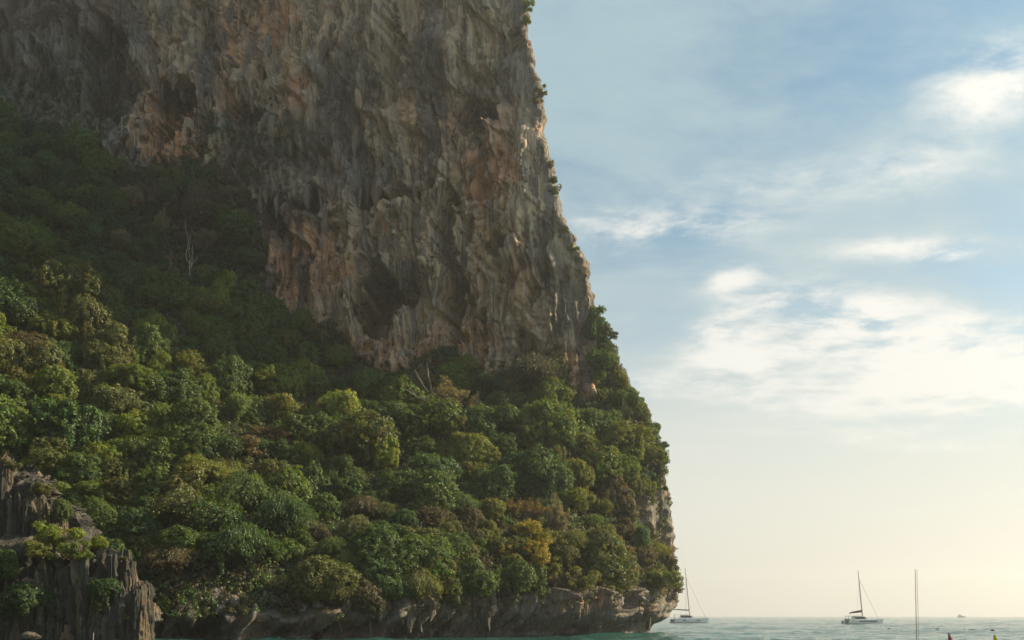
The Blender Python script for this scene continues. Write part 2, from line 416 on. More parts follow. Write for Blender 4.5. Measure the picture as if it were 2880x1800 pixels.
def facets(x, z, wx, wz, seed):
    """broken rock: flat tilted pieces that meet along sharp edges"""
    gx = x / wx; gz = z / wz; ix = np.floor(gx).astype(np.int64); iz = np.floor(gz).astype(np.int64)
    best = np.full(gx.shape, 1e9); out = np.zeros(gx.shape)
    for a in (-1, 0, 1):
        for b in (-1, 0, 1):
            cx, cz = ix + a, iz + b; h = lambda k: _h(cx, cz, seed + k) / 4096.0
            ddx = gx - (cx + h(1)); ddz = gz - (cz + h(2)); d = ddx ** 2 + ddz ** 2
            v = (h(3) - .5) + (h(4) - .5) * .9 * ddx + (h(5) - .75) * .9 * ddz
            k = d < best; best = np.where(k, d, best); out = np.where(k, v, out)
    return out

# caves and recesses: px, py, half width, half height, depth
CAVES = [(1068, 850, 62, 108, 8.0), (1275, 850, 30, 120, 6.5), (1262, 650, 24, 130, 4.5), (1345, 335, 62, 62, 4.5), (500, 285, 75, 55, 5.0), (470, 380, 60, 38, 3.5), (1372, 905, 14, 38, 3.0), (878, 575, 34, 45, 3.5),
         (770, 600, 22, 55, 3.0), (1120, 170, 36, 90, 3.0), (1145, 830, 16, 40, 3.0), (1440, 110, 36, 28, 2.5), (1020, 560, 24, 40, 3.0), (1400, 700, 26, 50, 2.2), (870, 1010, 12, 26, 2.0), (1500, 830, 14, 34, 2.0),
         (700, 330, 60, 40, 2.0), (1130, 560, 60, 30, 1.8), (1740, 1690, 26, 45, 3.0), (1600, 1700, 20, 30, 2.0), (1400, 1690, 20, 30, 2.0), (300, 200, 60, 150, 4.0), (590, 90, 22, 60, 2.0), (1050, 1020, 14, 20, 1.5)]
ORANGE = [(860, 740, 110, 110, 1.1), (800, 640, 26, 60, 1.0), (980, 1000, 130, 60, .9), (1640, 1050, 55, 70, 1.2), (470, 330, 75, 110, .85), (500, 430, 80, 30, .8), (1400, 470, 120, 60, .5), (1350, 560, 60, 130, .45), (1080, 640, 40, 60, .55),
          (300, 60, 26, 90, .9), (790, 60, 60, 80, .6), (660, 100, 60, 90, .5), (1580, 1060, 60, 60, .6), (1480, 760, 90, 120, .3), (1280, 1000, 120, 70, .6), (850, 280, 60, 40, .7), (1620, 1700, 40, 50, .9), (1780, 1700, 26, 40, .9), (1560, 1690, 60, 40, .6),
          (1640, 640, 12, 200, .35), (1250, 320, 50, 80, .5), (1400, 330, 80, 140, .35), (1150, 350, 80, 120, .25), (640, 300, 40, 60, .6), (1340, 880, 60, 100, .35), (1780, 1420, 30, 60, .8), (1500, 120, 16, 40, .8), (1510, 380, 14, 30, .8)]
STAIN_SHADE = [(200, 150, 170, 220, 1.0), (60, 330, 200, 120, .6), (700, 420, 90, 120, .7), (610, 130, 34, 120, .8), (1210, 230, 34, 260, .7), (900, 420, 110, 90, .6), (1060, 500, 90, 60, .5), (1540, 600, 40, 260, .5), (1650, 950, 30, 170, .7), (1850, 1420, 50, 110, 1.1), (150, 60, 240, 90, .7), (880, 600, 40, 60, .9),  # dark streaks and stains, plus shade painted at upper left and in recesses
         (780, 610, 30, 70, .9), (1060, 700, 40, 60, .4), (1000, 250, 90, 110, .5), (1410, 230, 120, 110, .35), (850, 800, 14, 130, .9), (760, 760, 10, 90, .7), (1500, 230, 30, 130, .6), (1600, 880, 60, 130, .45), (320, 260, 20, 180, .7)]

def gauss_sum(px, py, L):
    t = 0
    for (a, b, ra, rb, k) in L: t = t + k * np.exp(-((px - a) / ra) ** 2 - ((py - b) / rb) ** 2)
    return t

NZ = 560
zrow = np.concatenate([np.linspace(-2.0, 9.0, 60)[:-1], np.linspace(9.0, 127.0, NZ), np.linspace(128, 160, 26)])
NXF, NRO, NBK = 560, 46, 22
def build_cliff():
    nz = len(zrow); zz = zrow[:, None]
    RAD = np.interp(zrow, [0, 12, 40, 60, 118], [1.8, 2.2, 2.4, 1.4, 1.1])[:, None]
    xe = edge_x(zrow)[:, None]; ye = edge_y(zrow)[:, None]
    s = np.linspace(0, 1, NXF)[None, :]; s = 1 - (1 - s) ** 1.08
    X0 = -112.0
    Xf = X0 + (xe - RAD - X0) * s
    Zf = np.repeat(zz, NXF, 1)
    Yf = face_depth(Xf, Zf)
    th = np.linspace(0, math.pi / 2, NRO + 1)[None, 1:]
    Ylast = Yf[:, -1:]
    Xr = xe - RAD + RAD * np.sin(th); Yr = Ylast + RAD * 1.3 * (1 - np.cos(th))
    b = np.linspace(0, 1, NBK + 1)[None, 1:]
    Xb = xe + 0 * b - 26 * b ** 2; Yb = Yr[:, -1:] + 85 * b
    X = np.concatenate([Xf, Xr, Xb], 1); Y = np.concatenate([Yf, Yr, Yb], 1); Z = np.repeat(zz, X.shape[1], 1)
    # plan normals
    dX = np.gradient(X, axis=1); dY = np.gradient(Y, axis=1); L = np.hypot(dX, dY) + 1e-9
    nx, ny = dY / L, -dX / L
    U = np.cumsum(L, 1); U = U - U[:, NXF - 1:NXF] + X[:, NXF - 1:NXF]         # arc coordinate, equal to X on the face
    px = CX + X / Y * FP; py = HY - (Z - CH) / Y * FP
    low = ss(py, 1540, 1600)
    rag = fbm(px / 45, py / 70, 88, 4)
    veg = inside(px + (1 - low) * 22 * rag, py - low * (34 * fbm(px / 55, py / 160, 87, 3) - 6) + (1 - low) * 30 * rag * (px < 1660), VEG).astype(float)
    soft = veg.copy()
    for _ in range(6):
        soft = (soft + np.roll(soft, 1, 0) + np.roll(soft, -1, 0) + np.roll(soft, 1, 1) + np.roll(soft, -1, 1)) / 5
    rock = 1 - soft
    onface = ss(X, xe - RAD * .2, xe - RAD * 2.2)                              # 0 on the skyline edge
    u = U + 1.4 * pn(U / 9, Z / 11, 41)
    d = 2.2 * fbm(u / 17, Z / 30, 1, 3) + 1.7 * ridged(u / 6.5, Z / 30, 2, 3) * .8
    bil = lambda x, y, sd, o=3: np.abs(fbm(x, y, sd, o)) * 1.6 - .5
    g1 = ss(fbm(u / 11, Z / 16, 111, 2), -.35, .35); g2 = ss(fbm(u / 8, Z / 10, 113, 2), -.2, .45)
    fl = bil(u / 2.8, Z / 30, 3) * (.7 + 1.2 * g1) + bil(u / 1.1, Z / 14, 5) * (.3 + .75 * g1) + bil(u / .55, Z / 6.5, 6, 2) * (.12 + .36 * g1)
    dr = (3.4 * drip(u, Z, 5.6, 30, 21, 1.2) + 1.2 * drip(u + 3, Z, 2.6, 19, 25, 1.3) + .55 * drip(u + 1, Z, 1.2, 11.0, 29) + .2 * drip(u + 2, Z, .65, 5, 27)) * (.4 + .6 * ss(Z, 8, 16))
    pits = (ss(fbm(u / 2.6, Z / 3.6, 101, 3), .42, .56) * 1.6 + ss(fbm(u / 1.2, Z / 1.7, 103, 2), .50, .62) * .7) * g2 + ss(fbm(u / 5, Z / 9, 105, 3), .48, .56) * 2.6
    ledge = fbm(u / 7, Z / 2.6, 107, 2) + u * .05; ledge = (ledge - np.floor(ledge * 2.2) / 2.2) * 1.5 * ss(fbm(u / 20, Z / 14, 109, 2), .0, .5) * ss(Z, 12, 22)
    fac = 2.6 * facets(u + .15 * Z, Z, 6.5, 17, 131) + 1.25 * facets(u - .1 * Z, Z, 2.6, 7.5, 133) + .6 * facets(u, Z, 1.2, 3.4, 135)
    crack = np.exp(-np.abs(fbm(u / 9, Z / 34, 115, 3)) * 16) * 1.5 + np.exp(-np.abs(fbm((u + .5 * Z) / 13, (Z - .4 * u) / 16, 117, 2)) * 26) * 1.1
    gate = ss(fbm(u / 13, Z / 10, 61, 2), -.25, .35)
    fine = fbm(u / .8, Z / 1.2, 8, 3) * .22 + fbm(u / 3, Z / 4, 9, 4) * .35 + fac - ss(Z, 8, 15) * (pits + ledge + crack)
    disp = rock * (d + fl + dr * (.35 + .65 * gate) + fine) * (.10 + .90 * ss(X, xe - RAD * .4, xe - 10)) + soft * (1.1 * fbm(u / 9, Z / 8, 12, 3))
    disp = disp + (1 - onface) * rock * (.55 * fbm(u / 3.5, Z / 2.4, 14, 4) + .25 * fbm(Z / 1.1, u / 4, 15, 2))
    # blocky steps in places
    st = fbm(u / 6, Z / 5, 71, 2)
    disp = disp + rock * onface * .7 * (np.floor(st * 4) / 4)
    wob = 20 * fbm(px / 45, py / 70, 81, 5, .6); wob2 = 22 * fbm(px / 35, py / 90, 83, 5, .6)
    for (a, b_, ra, rb, dp) in CAVES:
        q = np.sqrt(((px + wob - a) / ra) ** 2 + ((py + wob2 - b_) / rb) ** 2)
        top = ss(py - b_, rb * .3, -rb * .8)
        disp = disp - 2.2 * dp * (ss(q, 1.02, .86) * (1 - .45 * top) + ss(q, 1.02, .92) * .45 * top) * rock
    # sea notch: undercut above the tide line, lip of hanging rock over it
    notch = ss(Z, 3.0 + .8 * pn(u / 5, Z * 0 + .3, 91), .4)
    disp = disp - 3.4 * notch + .4 * ss(Z, 2.6, 4.6) * ss(Z, 11, 6)
    X = X + nx * disp; Y = Y + ny * disp
    lat = rock * onface
    X = X + lat * .35 * pn(U / 2.0, Z / 2.6, 33)
    Z2 = Z + lat * .35 * pn(U / 2.4, Z / 2.0, 35)
    # the summit leans back out of sight
    back = np.clip(zz - 127, 0, 99); Y = Y + back * 1.6; X = X - back * .35
    # stains of the rock, with shade painted into the same colour
    wpx = px + 30 * fbm(px / 60, py / 110, 51, 3); wpy = py + 40 * fbm(px / 60, py / 110, 53, 3)
    org = np.clip(gauss_sum(wpx, wpy, ORANGE), 0, 1.2); dk = np.clip(gauss_sum(wpx, wpy, STAIN_SHADE), 0, 1.1)
    dk = np.maximum(dk, .85 * ss(wpy, 1590, 1650) * (1 - .8 * np.clip(org, 0, 1)))
    dk = np.maximum(dk, 1.05 * ss(wpx, 470, 240) * ss(wpy, 900, 500))  # upper-left shadow painted in as darker rock
    dk = np.maximum(dk, .6 * (1 - ss(X, xe, xe - 5.0)) * (1 - np.clip(org, 0, 1)))  # shade painted along the skyline edge, toning down the sunlit rim
    dk = np.maximum(dk, 1.6 * ss(Z, 3.6 + .9 * pn(u / 3, Z * 0 + 4, 95), 1.6))
    org = org * (1 - ss(Z, 4.5, 2))
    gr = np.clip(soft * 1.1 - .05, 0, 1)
    nx_ = X.shape[1]
    V = np.stack([X, Y, Z2], -1).reshape(-1, 3)
    i = np.arange(nz - 1)[:, None] * nx_ + np.arange(nx_ - 1)[None, :]
    F = np.stack([i, i + 1, i + 1 + nx_, i + nx_], -1).reshape(-1, 4)
    me = np_mesh('cliff', V, F, M_ROCK, True, {'stain_shade': np.stack([org, dk, gr], -1).reshape(-1, 3)})
    return V, me
CV, cme = build_cliff()
cliff = tag(link(bpy.data.objects.new('cliff', cme)), kind='structure')

# unseen continuation of the cliff, added to block sky light on the left
def build_shading_headland():
    path = np.array([(-109, 150), (-108, 120), (-100, 92), (-90, 64), (-84, 36), (-84, 8), (-92, -30), (-110, -80), (-140, -140)], float)
    t = np.linspace(0, len(path) - 1, 240); bx = np.interp(t, np.arange(len(path)), path[:, 0]); by = np.interp(t, np.arange(len(path)), path[:, 1])
    zz = np.linspace(-2, 150, 150)[:, None]; X = bx[None, :] + 0 * zz; Y = by[None, :] + 0 * zz; Z = zz + 0 * X
    dX = np.gradient(X, axis=1); dY = np.gradient(Y, axis=1); L = np.hypot(dX, dY); nx, ny = -dY / L, dX / L; U = np.cumsum(L, 1)
    d = 3.5 * fbm(U / 18, Z / 25, 501, 3) + 1.6 * ridged(U / 6, Z / 25, 502, 3) - .10 * Z - np.clip(Z - 136, 0, 99) * 1.2
    X = X + nx * d; Y = Y + ny * d; n_ = X.shape[1]
    i = np.arange(zz.shape[0] - 1)[:, None] * n_ + np.arange(n_ - 1)[None, :]
    gr = np.clip(ss(fbm(U / 14, Z / 16, 510, 3), -.45, .1), 0, 1)
    V = np.stack([X, Y, Z], -1).reshape(-1, 3); F = np.stack([i, i + n_, i + 1 + n_, i + 1], -1).reshape(-1, 4)
    me = np_mesh('shading_headland', V, F, M_ROCK, True, {'stain_shade': np.stack([.3 * gr, .5 + 0 * gr, gr], -1).reshape(-1, 3)})
    tag(link(bpy.data.objects.new('shading_headland', me)), kind='structure')
build_shading_headland()

# the depth of the cliff along each line of sight, for standing things on it
BW, BH = 720, 460
_b = np.full((BH, BW), 1e9)
_q = CV[CV[:, 1] > 20]
_bx = np.floor((CX + _q[:, 0] / _q[:, 1] * FP) / 4).astype(int); _by = np.floor((HY - (_q[:, 2] - CH) / _q[:, 1] * FP) / 4).astype(int)
_k = (_bx >= 0) & (_bx < BW) & (_by >= 0) & (_by < BH)
np.minimum.at(_b, (_by[_k], _bx[_k]), _q[_k, 1])
for _ in range(3):
    m_ = _b.copy()
    for a_, ax in ((1, 0), (-1, 0), (1, 1), (-1, 1)): m_ = np.minimum(m_, np.roll(_b, a_, ax))
    _b = np.where(_b > 1e8, m_, _b)
def depth(px, py, r=2):
    bx = int(np.clip(px / 4, 0, BW - 1)); by = int(np.clip(py / 4, 0, BH - 1))
    v = _b[max(0, by - r):by + r + 1, max(0, bx - r):bx + r + 1]; v = v[v < 1e8]
    if not len(v):
        v = _b[max(0, by - 6):by + 7, max(0, bx - 6):bx + 7]; v = v[v < 1e8]
    return float(np.median(v)) if len(v) else 168.0

# ------------------------------------------------------------------ foliage
def norm(a): return a / (np.linalg.norm(a, axis=-1, keepdims=True) + 1e-9)
def leaf_quads(P, N, size, aspect, g, droop=0.0, U=None):
    n = len(P)
    if U is None: U = norm(np.cross(N, g.normal(size=(n, 3))))
    U = norm(U + np.array([0, 0, -droop]))
    W = norm(np.cross(N, U))
    sz = (size * g.uniform(.6, 1.35, n))[:, None]
    V = np.stack([P - U * sz * .5, P + W * sz * aspect * .5 + N * sz * .08, P + U * sz * .55 - N * sz * .05, P - W * sz * aspect * .5 + N * sz * .08], 1).reshape(-1, 3)
    F = np.arange(4 * n).reshape(n, 4)
    return V, F

def tuft_leaves(C, N, tr, per, size, g, aspect=.55, droop=0.0, up=.25):
    """leaves in little half balls round each centre C"""
    n = len(C)
    D = norm(g.normal(size=(n, per, 3)) + N[:, None, :] * .8)
    P = C[:, None, :] + D * (tr * g.uniform(.35, 1.1, (n, per)))[..., None]
    LN = norm(D + N[:, None, :] * .6 + np.array([0, 0, up]) + g.normal(size=(n, per, 3)) * .42)
    V, F = leaf_quads(P.reshape(-1, 3), LN.reshape(-1, 3), np.repeat(size * np.ones(n), per), aspect, g, droop)
    tint = (g.uniform(.76, 1.2, n)[:, None] * g.uniform(.82, 1.18, (n, per))).reshape(-1)
    hue = g.normal(0, .12, n)[:, None] + g.normal(0, .07, (n, per))
    hue = hue.reshape(-1)
    c = np.stack([tint * (1 + hue), tint, tint * (1 - hue * .5)], 1)
    return V, F, np.repeat(np.clip(c, .2, 2), 4, 0)

def crown_proto(name, seed, nl=9, flat=.78, tufts=260, per=22, leaf=.13, tr=.15, spread=.62, lobe=(.34, .52), droop=.1, hang=0, aspect=.55):
    g = np.random.default_rng(seed)
    lc = norm(g.normal(size=(nl, 3))) * g.uniform(.3, 1, nl)[:, None] * spread; lc[:, 2] = lc[:, 2] * flat * .9 + .05
    lr = g.uniform(lobe[0], lobe[1], nl)
    idx = g.choice(nl, tufts * 4, p=lr ** 2 / (lr ** 2).sum())
    D = norm(g.normal(size=(tufts * 4, 3)) + np.array([0, -.12, .30]))
    C = lc[idx] + D * (lr[idx] * np.where(g.random(tufts * 4) < .14, g.uniform(1.05, 1.32, tufts * 4), g.uniform(.82, 1.05, tufts * 4)))[:, None] * np.array([1, 1, flat + .1])
    dist = np.linalg.norm(C[:, None, :] - lc[None], axis=2) / lr[None]
    dist[np.arange(len(C)), idx] = 9
    keep = np.where((dist > .92).all(1))[0][:tufts]
    C = C[keep]; N = D[keep]
    if hang:                                                  # vine strands hanging from the crown's rim
        a = g.uniform(0, 2 * math.pi, hang); r = g.uniform(.45, .95, hang)
        rows = []
        for k in range(hang):
            ln = g.uniform(.3, .9); m = int(ln / .085)
            zt = g.uniform(-.15, .25)
            q = np.stack([np.cos(a[k]) * r[k] + g.normal(0, .02, m).cumsum() * .4, np.sin(a[k]) * r[k] + g.normal(0, .02, m).cumsum() * .4, zt - np.arange(m) * .085], 1)
            rows.append(q)
        Hc = np.concatenate(rows); Hn = norm(np.concatenate([np.repeat(np.array([[math.cos(a[k]), math.sin(a[k]), .1]]), len(rows[k]), 0) for k in range(hang)]))
        C = np.concatenate([C, Hc]); N = np.concatenate([N, Hn])
    V, F, c = tuft_leaves(C, N, tr, per, leaf, g, aspect, droop)
    # leaves inside, so one does not see straight through
    q = int(len(F) * .12); ii = g.choice(nl, q); P = lc[ii] + norm(g.normal(size=(q, 3))) * (lr[ii] * g.uniform(.2, .75, q))[:, None]
    V2, F2 = leaf_quads(P, norm(g.normal(size=(q, 3))), np.full(q, leaf * 1.7), .8, g)
    F = np.concatenate([F, F2 + len(V)]); V = np.concatenate([V, V2]); c = np.concatenate([c, np.full((4 * q, 3), .8)])
    return np_mesh(name, V, F, M_LEAF, False, {'leaf': c})

def plume_proto(name, seed, canes=230, per=50, leaf=.085):
    """bamboo-like mound: arching canes with narrow hanging leaves"""
    g = np.random.default_rng(seed); rows = []; nr = []
    for k in range(canes):
        a = g.uniform(0, 2 * math.pi); rr = g.uniform(.25, 1.0); hh = g.uniform(.65, 1.05) * (1.1 - .35 * rr)
        t = np.linspace(.15, 1.0, per)
        x = rr * t ** 1.2; z = hh * np.sin(t * math.pi * g.uniform(.62, .9)) * 1.2 - .35
        q = np.stack([np.cos(a) * x, np.sin(a) * x, z], 1) + g.normal(0, .045, (per, 3))
        rows.append(q); nr.append(np.repeat(np.array([[math.cos(a), math.sin(a), .55]]), per, 0))
    P = np.concatenate(rows); N = norm(np.concatenate(nr) + g.normal(0, .45, (len(P), 3)))
    U = norm(np.concatenate(nr) * np.array([1, 1, 0]) + np.array([0, 0, -1.1]) + g.normal(0, .4, (len(P), 3)))
    V, F = leaf_quads(P, N, np.full(len(P), leaf), .34, g, 0, U)
    t = np.repeat(g.uniform(.7, 1.25, canes), per) * g.uniform(.75, 1.25, len(P))
    c = np.stack([t, t, t], 1)
    return np_mesh(name, V, F, M_LEAF, False, {'leaf': np.repeat(c, 4, 0)})

def branches(g, mb, p, d, ln, rad, lvl, twist=.35, up=.15, n=5, tips=None):
    pts = [np.array(p, float)]; dd = np.array(d, float); m = 4
    for k in range(m):
        dd = norm(dd + g.normal(0, twist * .5, 3) + np.array([0, 0, up * .4]))
        pts.append(pts[-1] + dd * ln / m)
    mb.tube(pts, [rad * (1 - .5 * k / m) for k in range(m + 1)], n if lvl > 1 else 3, cap=False)
    if tips is not None and lvl <= 1: tips += pts[2:]
    if lvl > 0:
        for k in range(int(g.integers(3, 5))):
            i = int(g.integers(1, m + 1)); nd = norm(dd + g.normal(0, .75, 3))
            branches(g, mb, pts[i], nd, ln * g.uniform(.5, .75), rad * .5, lvl - 1, twist, up, n, tips)

def bare_proto(name, seed, mat, lvl=3, rad=.035, up=.3, leaves=0, leaf=.08, stems=1):
    g = np.random.default_rng(seed); mb = MB(); tips = []
    for s_ in range(stems):
        d = norm(np.array([g.normal(0, .45 if stems > 1 else .12), g.normal(0, .3 if stems > 1 else .1), 1.0]))
        branches(g, mb, (g.normal(0, .03), g.normal(0, .03), -.9), d, .85, rad, lvl, .35, up, 5, tips)
    me = mb.mesh(name, mat)
    lm = None
    if leaves:
        T = np.array(tips); P = T[g.integers(0, len(T), leaves)] + g.normal(0, .05, (leaves, 3))
        V, F = leaf_quads(P, norm(g.normal(size=(leaves, 3)) + np.array([.3, -.2, .5])), np.full(leaves, leaf), .6, g, .2)
        t = g.uniform(.6, 1.3, leaves); lm = np_mesh(name + '_leaves', V, F, M_LEAF, False, {'leaf': np.repeat(np.stack([t, t, t], 1), 4, 0)})
    return me, lm

def trunk_proto(seed):
    g = np.random.default_rng(seed); mb = MB()
    q = [np.array([0, 0, -.4]), np.array([g.normal(0, .03), g.normal(0, .03), .25]), np.array([g.normal(0, .06), g.normal(0, .06), .65]), np.array([g.normal(0, .08), g.normal(0, .08), 1.0])]
    mb.tube(q, [.11, .075, .06, .035], 6)
    for k in range(5):
        a = g.uniform(0, 6.28); z = g.uniform(.5, .9); b = np.array([0, 0, z]); e = np.array([math.cos(a) * .5, math.sin(a) * .5, z + g.uniform(.15, .45)])
        mb.tube([b, (b + e) / 2 + np.array([0, 0, .06]), e], [.04, .028, .012], 4)
    return mb.mesh('trunk', M_BARK)

ROUND = [crown_proto('crown', 100 + k, nl=7 + 2 * (k % 4), flat=[.78, .95, .66, .85, 1.05][k % 5], spread=.8, lobe=(.26, .6), tufts=620, per=16, tr=.105, leaf=.085, hang=5, droop=.25) for k in range(8)]
VINE = [crown_proto('crown', 200 + k, nl=9, flat=.9, tufts=560, hang=16, leaf=.082, tr=.10, per=16, droop=.4, spread=.8, lobe=(.24, .56)) for k in range(7)]
TALL = [crown_proto('crown', 300 + k, nl=11, flat=1.35, tufts=250, spread=.55, lobe=(.2, .42), tr=.12, leaf=.088, per=28, hang=8) for k in range(4)]
LACE = [crown_proto('crown', 400 + k, nl=12, flat=.75, tufts=200, per=24, lobe=(.12, .32), spread=.9, tr=.10, leaf=.078, droop=.3) for k in range(5)]
PLUME = [plume_proto('crown', 500 + k) for k in range(4)]
TRUNK = [trunk_proto(600 + k) for k in range(5)]
DRY = [bare_proto('stem', 700 + k, M_TWIG, 3, .03, .25, 4200, .075, 4) for k in range(4)]
BARE = [bare_proto('branches', 800 + k, M_PALE, 3, .035, .3) for k in range(2)]

SHADE = {'dark green': (.050, .092, .030), 'deep green': (.066, .118, .032), 'mid green': (.092, .142, .034), 'bright green': (.130, .180, .032), 'lime green': (.185, .225, .03), 'olive': (.130, .142, .042),
         'dull brown': (.115, .095, .055), 'yellow': (.29, .235, .04), 'orange brown': (.185, .125, .05), 'grey brown': (.22, .18, .125), 'yellow green': (.175, .185, .034)}
trees = []                                                     # [root, px, py, shade, form]
def tree(px, py, rpx, shade, form, aspect=1.0, label=None, dY=None, name=None, rz=None, cat='tree', group=None, Y=None):
    """one tree or shrub: crown centre seen at px, py with a crown about rpx photo pixels in radius"""
    Ys = Y if Y is not None else depth(px, py)
    r = rpx * Ys / FP
    Yc = Ys - (r * (1.1 if form == 'dry' else .6 if py < 800 else .42) if dY is None else dY)
    c = at(px, py, Yc); r = rpx * Yc / FP
    h = r * random.uniform(1.1, 1.5)
    names = {'round': 'jungle_tree', 'vine': 'vine_draped_tree', 'tall': 'tall_tree', 'lace': 'open_crowned_tree', 'plume': 'bamboo_clump', 'dry': 'dry_shrub', 'bare': 'bare_tree'}
    root = empty(name or names[form], (c[0], Yc + .3 * r, c[2] - h))
    cc = SHADE[shade]; v = random.uniform(.9, 1.12); hu = random.uniform(-.06, .06)
    colr = (cc[0] * v * (1 + hu), cc[1] * v, cc[2] * v * (1 - hu), 1)
    rot = (random.uniform(-.15, .15), random.uniform(-.15, .15), random.uniform(0, 6.28) if rz is None else rz)
    off = (0, -.3 * r, h); sc = (r * 1.12, r * 1.12, r * 1.12 * aspect)
    if form in ('dry', 'bare'):
        me, lm = random.choice(DRY) if form == 'dry' else random.choice(BARE)
        o = link(bpy.data.objects.new('stem' if form == 'dry' else 'branches', me), root); o.location = off; o.scale = sc; o.rotation_euler = (0, 0, rot[2])
        if lm:
            f = link(bpy.data.objects.new('crown', lm), root); f.location = off; f.scale = sc; f.rotation_euler = o.rotation_euler; f.color = colr
    else:
        me = random.choice({'round': ROUND, 'vine': VINE, 'tall': TALL, 'lace': LACE, 'plume': PLUME}[form])
        f = link(bpy.data.objects.new('crown', me), root); f.location = off; f.scale = sc; f.rotation_euler = rot if form != 'vine' else (0, 0, rot[2]); f.color = colr
        t_ = link(bpy.data.objects.new('trunk', random.choice(TRUNK)), root); t_.location = (0, 0, 0); t_.scale = (r * .8, r * .8, h * 1.05)
        t_.rotation_euler = (random.uniform(0, .25), random.uniform(-.15, .15), 0)
    root['category'] = cat
    if label: root['label'] = label
    if group: root['group'] = group
    trees.append([root, px, py, shade, form, label])
    return root

HAZE = 0.00028

# ------------------------------------------------------------------ rock outcrop in front, at the foot of the slope
OEDGE = [(0, 1272), (25, 1298), (60, 1345), (120, 1372), (155, 1405), (180, 1450), (196, 1490), (225, 1528), (272, 1552), (312, 1566), (345, 1585), (385, 1612), (408, 1650), (425, 1690), (437, 1720), (434, 1752), (416, 1785), (398, 1802), (385, 1840)]
_oe = np.array([at(a, b, 100.0) for a, b in OEDGE]); _oe = _oe[np.argsort(_oe[:, 2])]
def outcrop_cells(u, z, seed, wdt, hgt):
    c = np.floor(u / wdt + .25 * pn(u / 2, z / 6, seed)).astype(np.int64)
    r0 = _h(c, np.full(c.shape, 5), seed) / 4096.0
    k = np.floor(z / hgt + r0 * 7).astype(np.int64)
    return _h(c, k, seed + 1) / 4096.0
def build_outcrop():
    zr = np.linspace(-1.8, 19.0, 190); nz = len(zr); z = zr[:, None]
    xe = np.interp(zr + .8, _oe[:, 2], _oe[:, 0])[:, None] - 1.3; RAD = 1.7
    s = np.linspace(0, 1, 190)[None, :]; X0 = -66.0
    Xf = X0 + (np.maximum(xe, X0 + 6) - RAD - X0) * s
    Yf = 98.0 + 7 * ss(z, 8.5, 12.5) * ss(Xf, -40, -46) + 1.5 * ss(Xf, -50, -60) + .10 * np.clip(z, 0, 20) + 0 * Xf
    th = np.linspace(0, math.pi / 2, 25)[None, 1:]
    Xr = xe - RAD + RAD * np.sin(th); Yr = Yf[:, -1:] + RAD * 1.4 * (1 - np.cos(th))
    b = np.linspace(0, 1, 13)[None, 1:]; Xb = xe - 7 * b ** 2; Yb = Yr[:, -1:] + 9 * b
    X = np.concatenate([Xf, Xr, Xb], 1); Y = np.concatenate([Yf, Yr, Yb], 1); Z = np.repeat(z, X.shape[1], 1)
    dX = np.gradient(X, axis=1); dY = np.gradient(Y, axis=1); L = np.hypot(dX, dY) + 1e-9; nx, ny = dY / L, -dX / L
    U = np.cumsum(L, 1) - 66
    d = 1.9 * (outcrop_cells(U + .22 * Z, Z, 301, 1.5, 11.0) - .5) + 1.0 * (outcrop_cells(U + 9 + .2 * Z, Z, 311, .65, 6.5) - .5) + .9 * fbm(U / 4, Z / 5, 320, 3) + .35 * ridged(U / .6, Z / 3, 330, 3) + .45 * fbm(U / 1.1, Z / 1.6, 340, 4)
    d = d - 1.3 * ss(Z, 2.4, .6)
    X = X + nx * d; Y = Y + ny * d
    n_ = X.shape[1]; i = np.arange(nz - 1)[:, None] * n_ + np.arange(n_ - 1)[None, :]
    px = CX + X / Y * FP; py = HY - (Z - CH) / Y * FP
    org = np.clip(gauss_sum(px, py, [(425, 1680, 14, 45, 1.2), (400, 1620, 12, 30, .9), (380, 1720, 40, 40, .35)]), 0, 1)
    dk = np.maximum(np.maximum(ss(Z, 2.6, 1.0) * 1.3, .75 * (outcrop_cells(U + .1 * Z, Z, 355, 1.1, 3.1) > .45) * ss(px, 420, 300)), gauss_sum(px, py, [(60, 1700, 110, 120, .8), (270, 1600, 40, 90, .6), (330, 1640, 14, 90, .7), (200, 1780, 160, 30, 1.0)]))  # shade painted in dark patches, leaving the sunlit right end clear
    gr = np.clip(gauss_sum(px, py, [(70, 1690, 80, 60, .9), (285, 1690, 45, 60, .9), (20, 1580, 40, 60, .8)]), 0, 1)
    V = np.stack([X, Y, Z], -1).reshape(-1, 3)
    F = np.stack([i, i + 1, i + 1 + n_, i + n_], -1).reshape(-1, 4)
    return V, np_mesh('rock_outcrop', V, F, M_SLAB, False, {'stain_shade': np.stack([org, dk, gr], -1).reshape(-1, 3)})
OV, ome = build_outcrop()
outcrop = link(bpy.data.objects.new('rock_outcrop', ome))
tag(outcrop, 'grey slabby rock outcrop with bushes on its ledges in front of the cliff', 'rock outcrop')
_ox = CX + OV[:, 0] / OV[:, 1] * FP; _oy = HY - (OV[:, 2] - CH) / OV[:, 1] * FP
def odepth(px, py):
    q = (np.abs(_ox - px) < 14) & (np.abs(_oy - py) < 14)
    return float(OV[q, 1].min()) - 1.6 if q.any() else 99.0

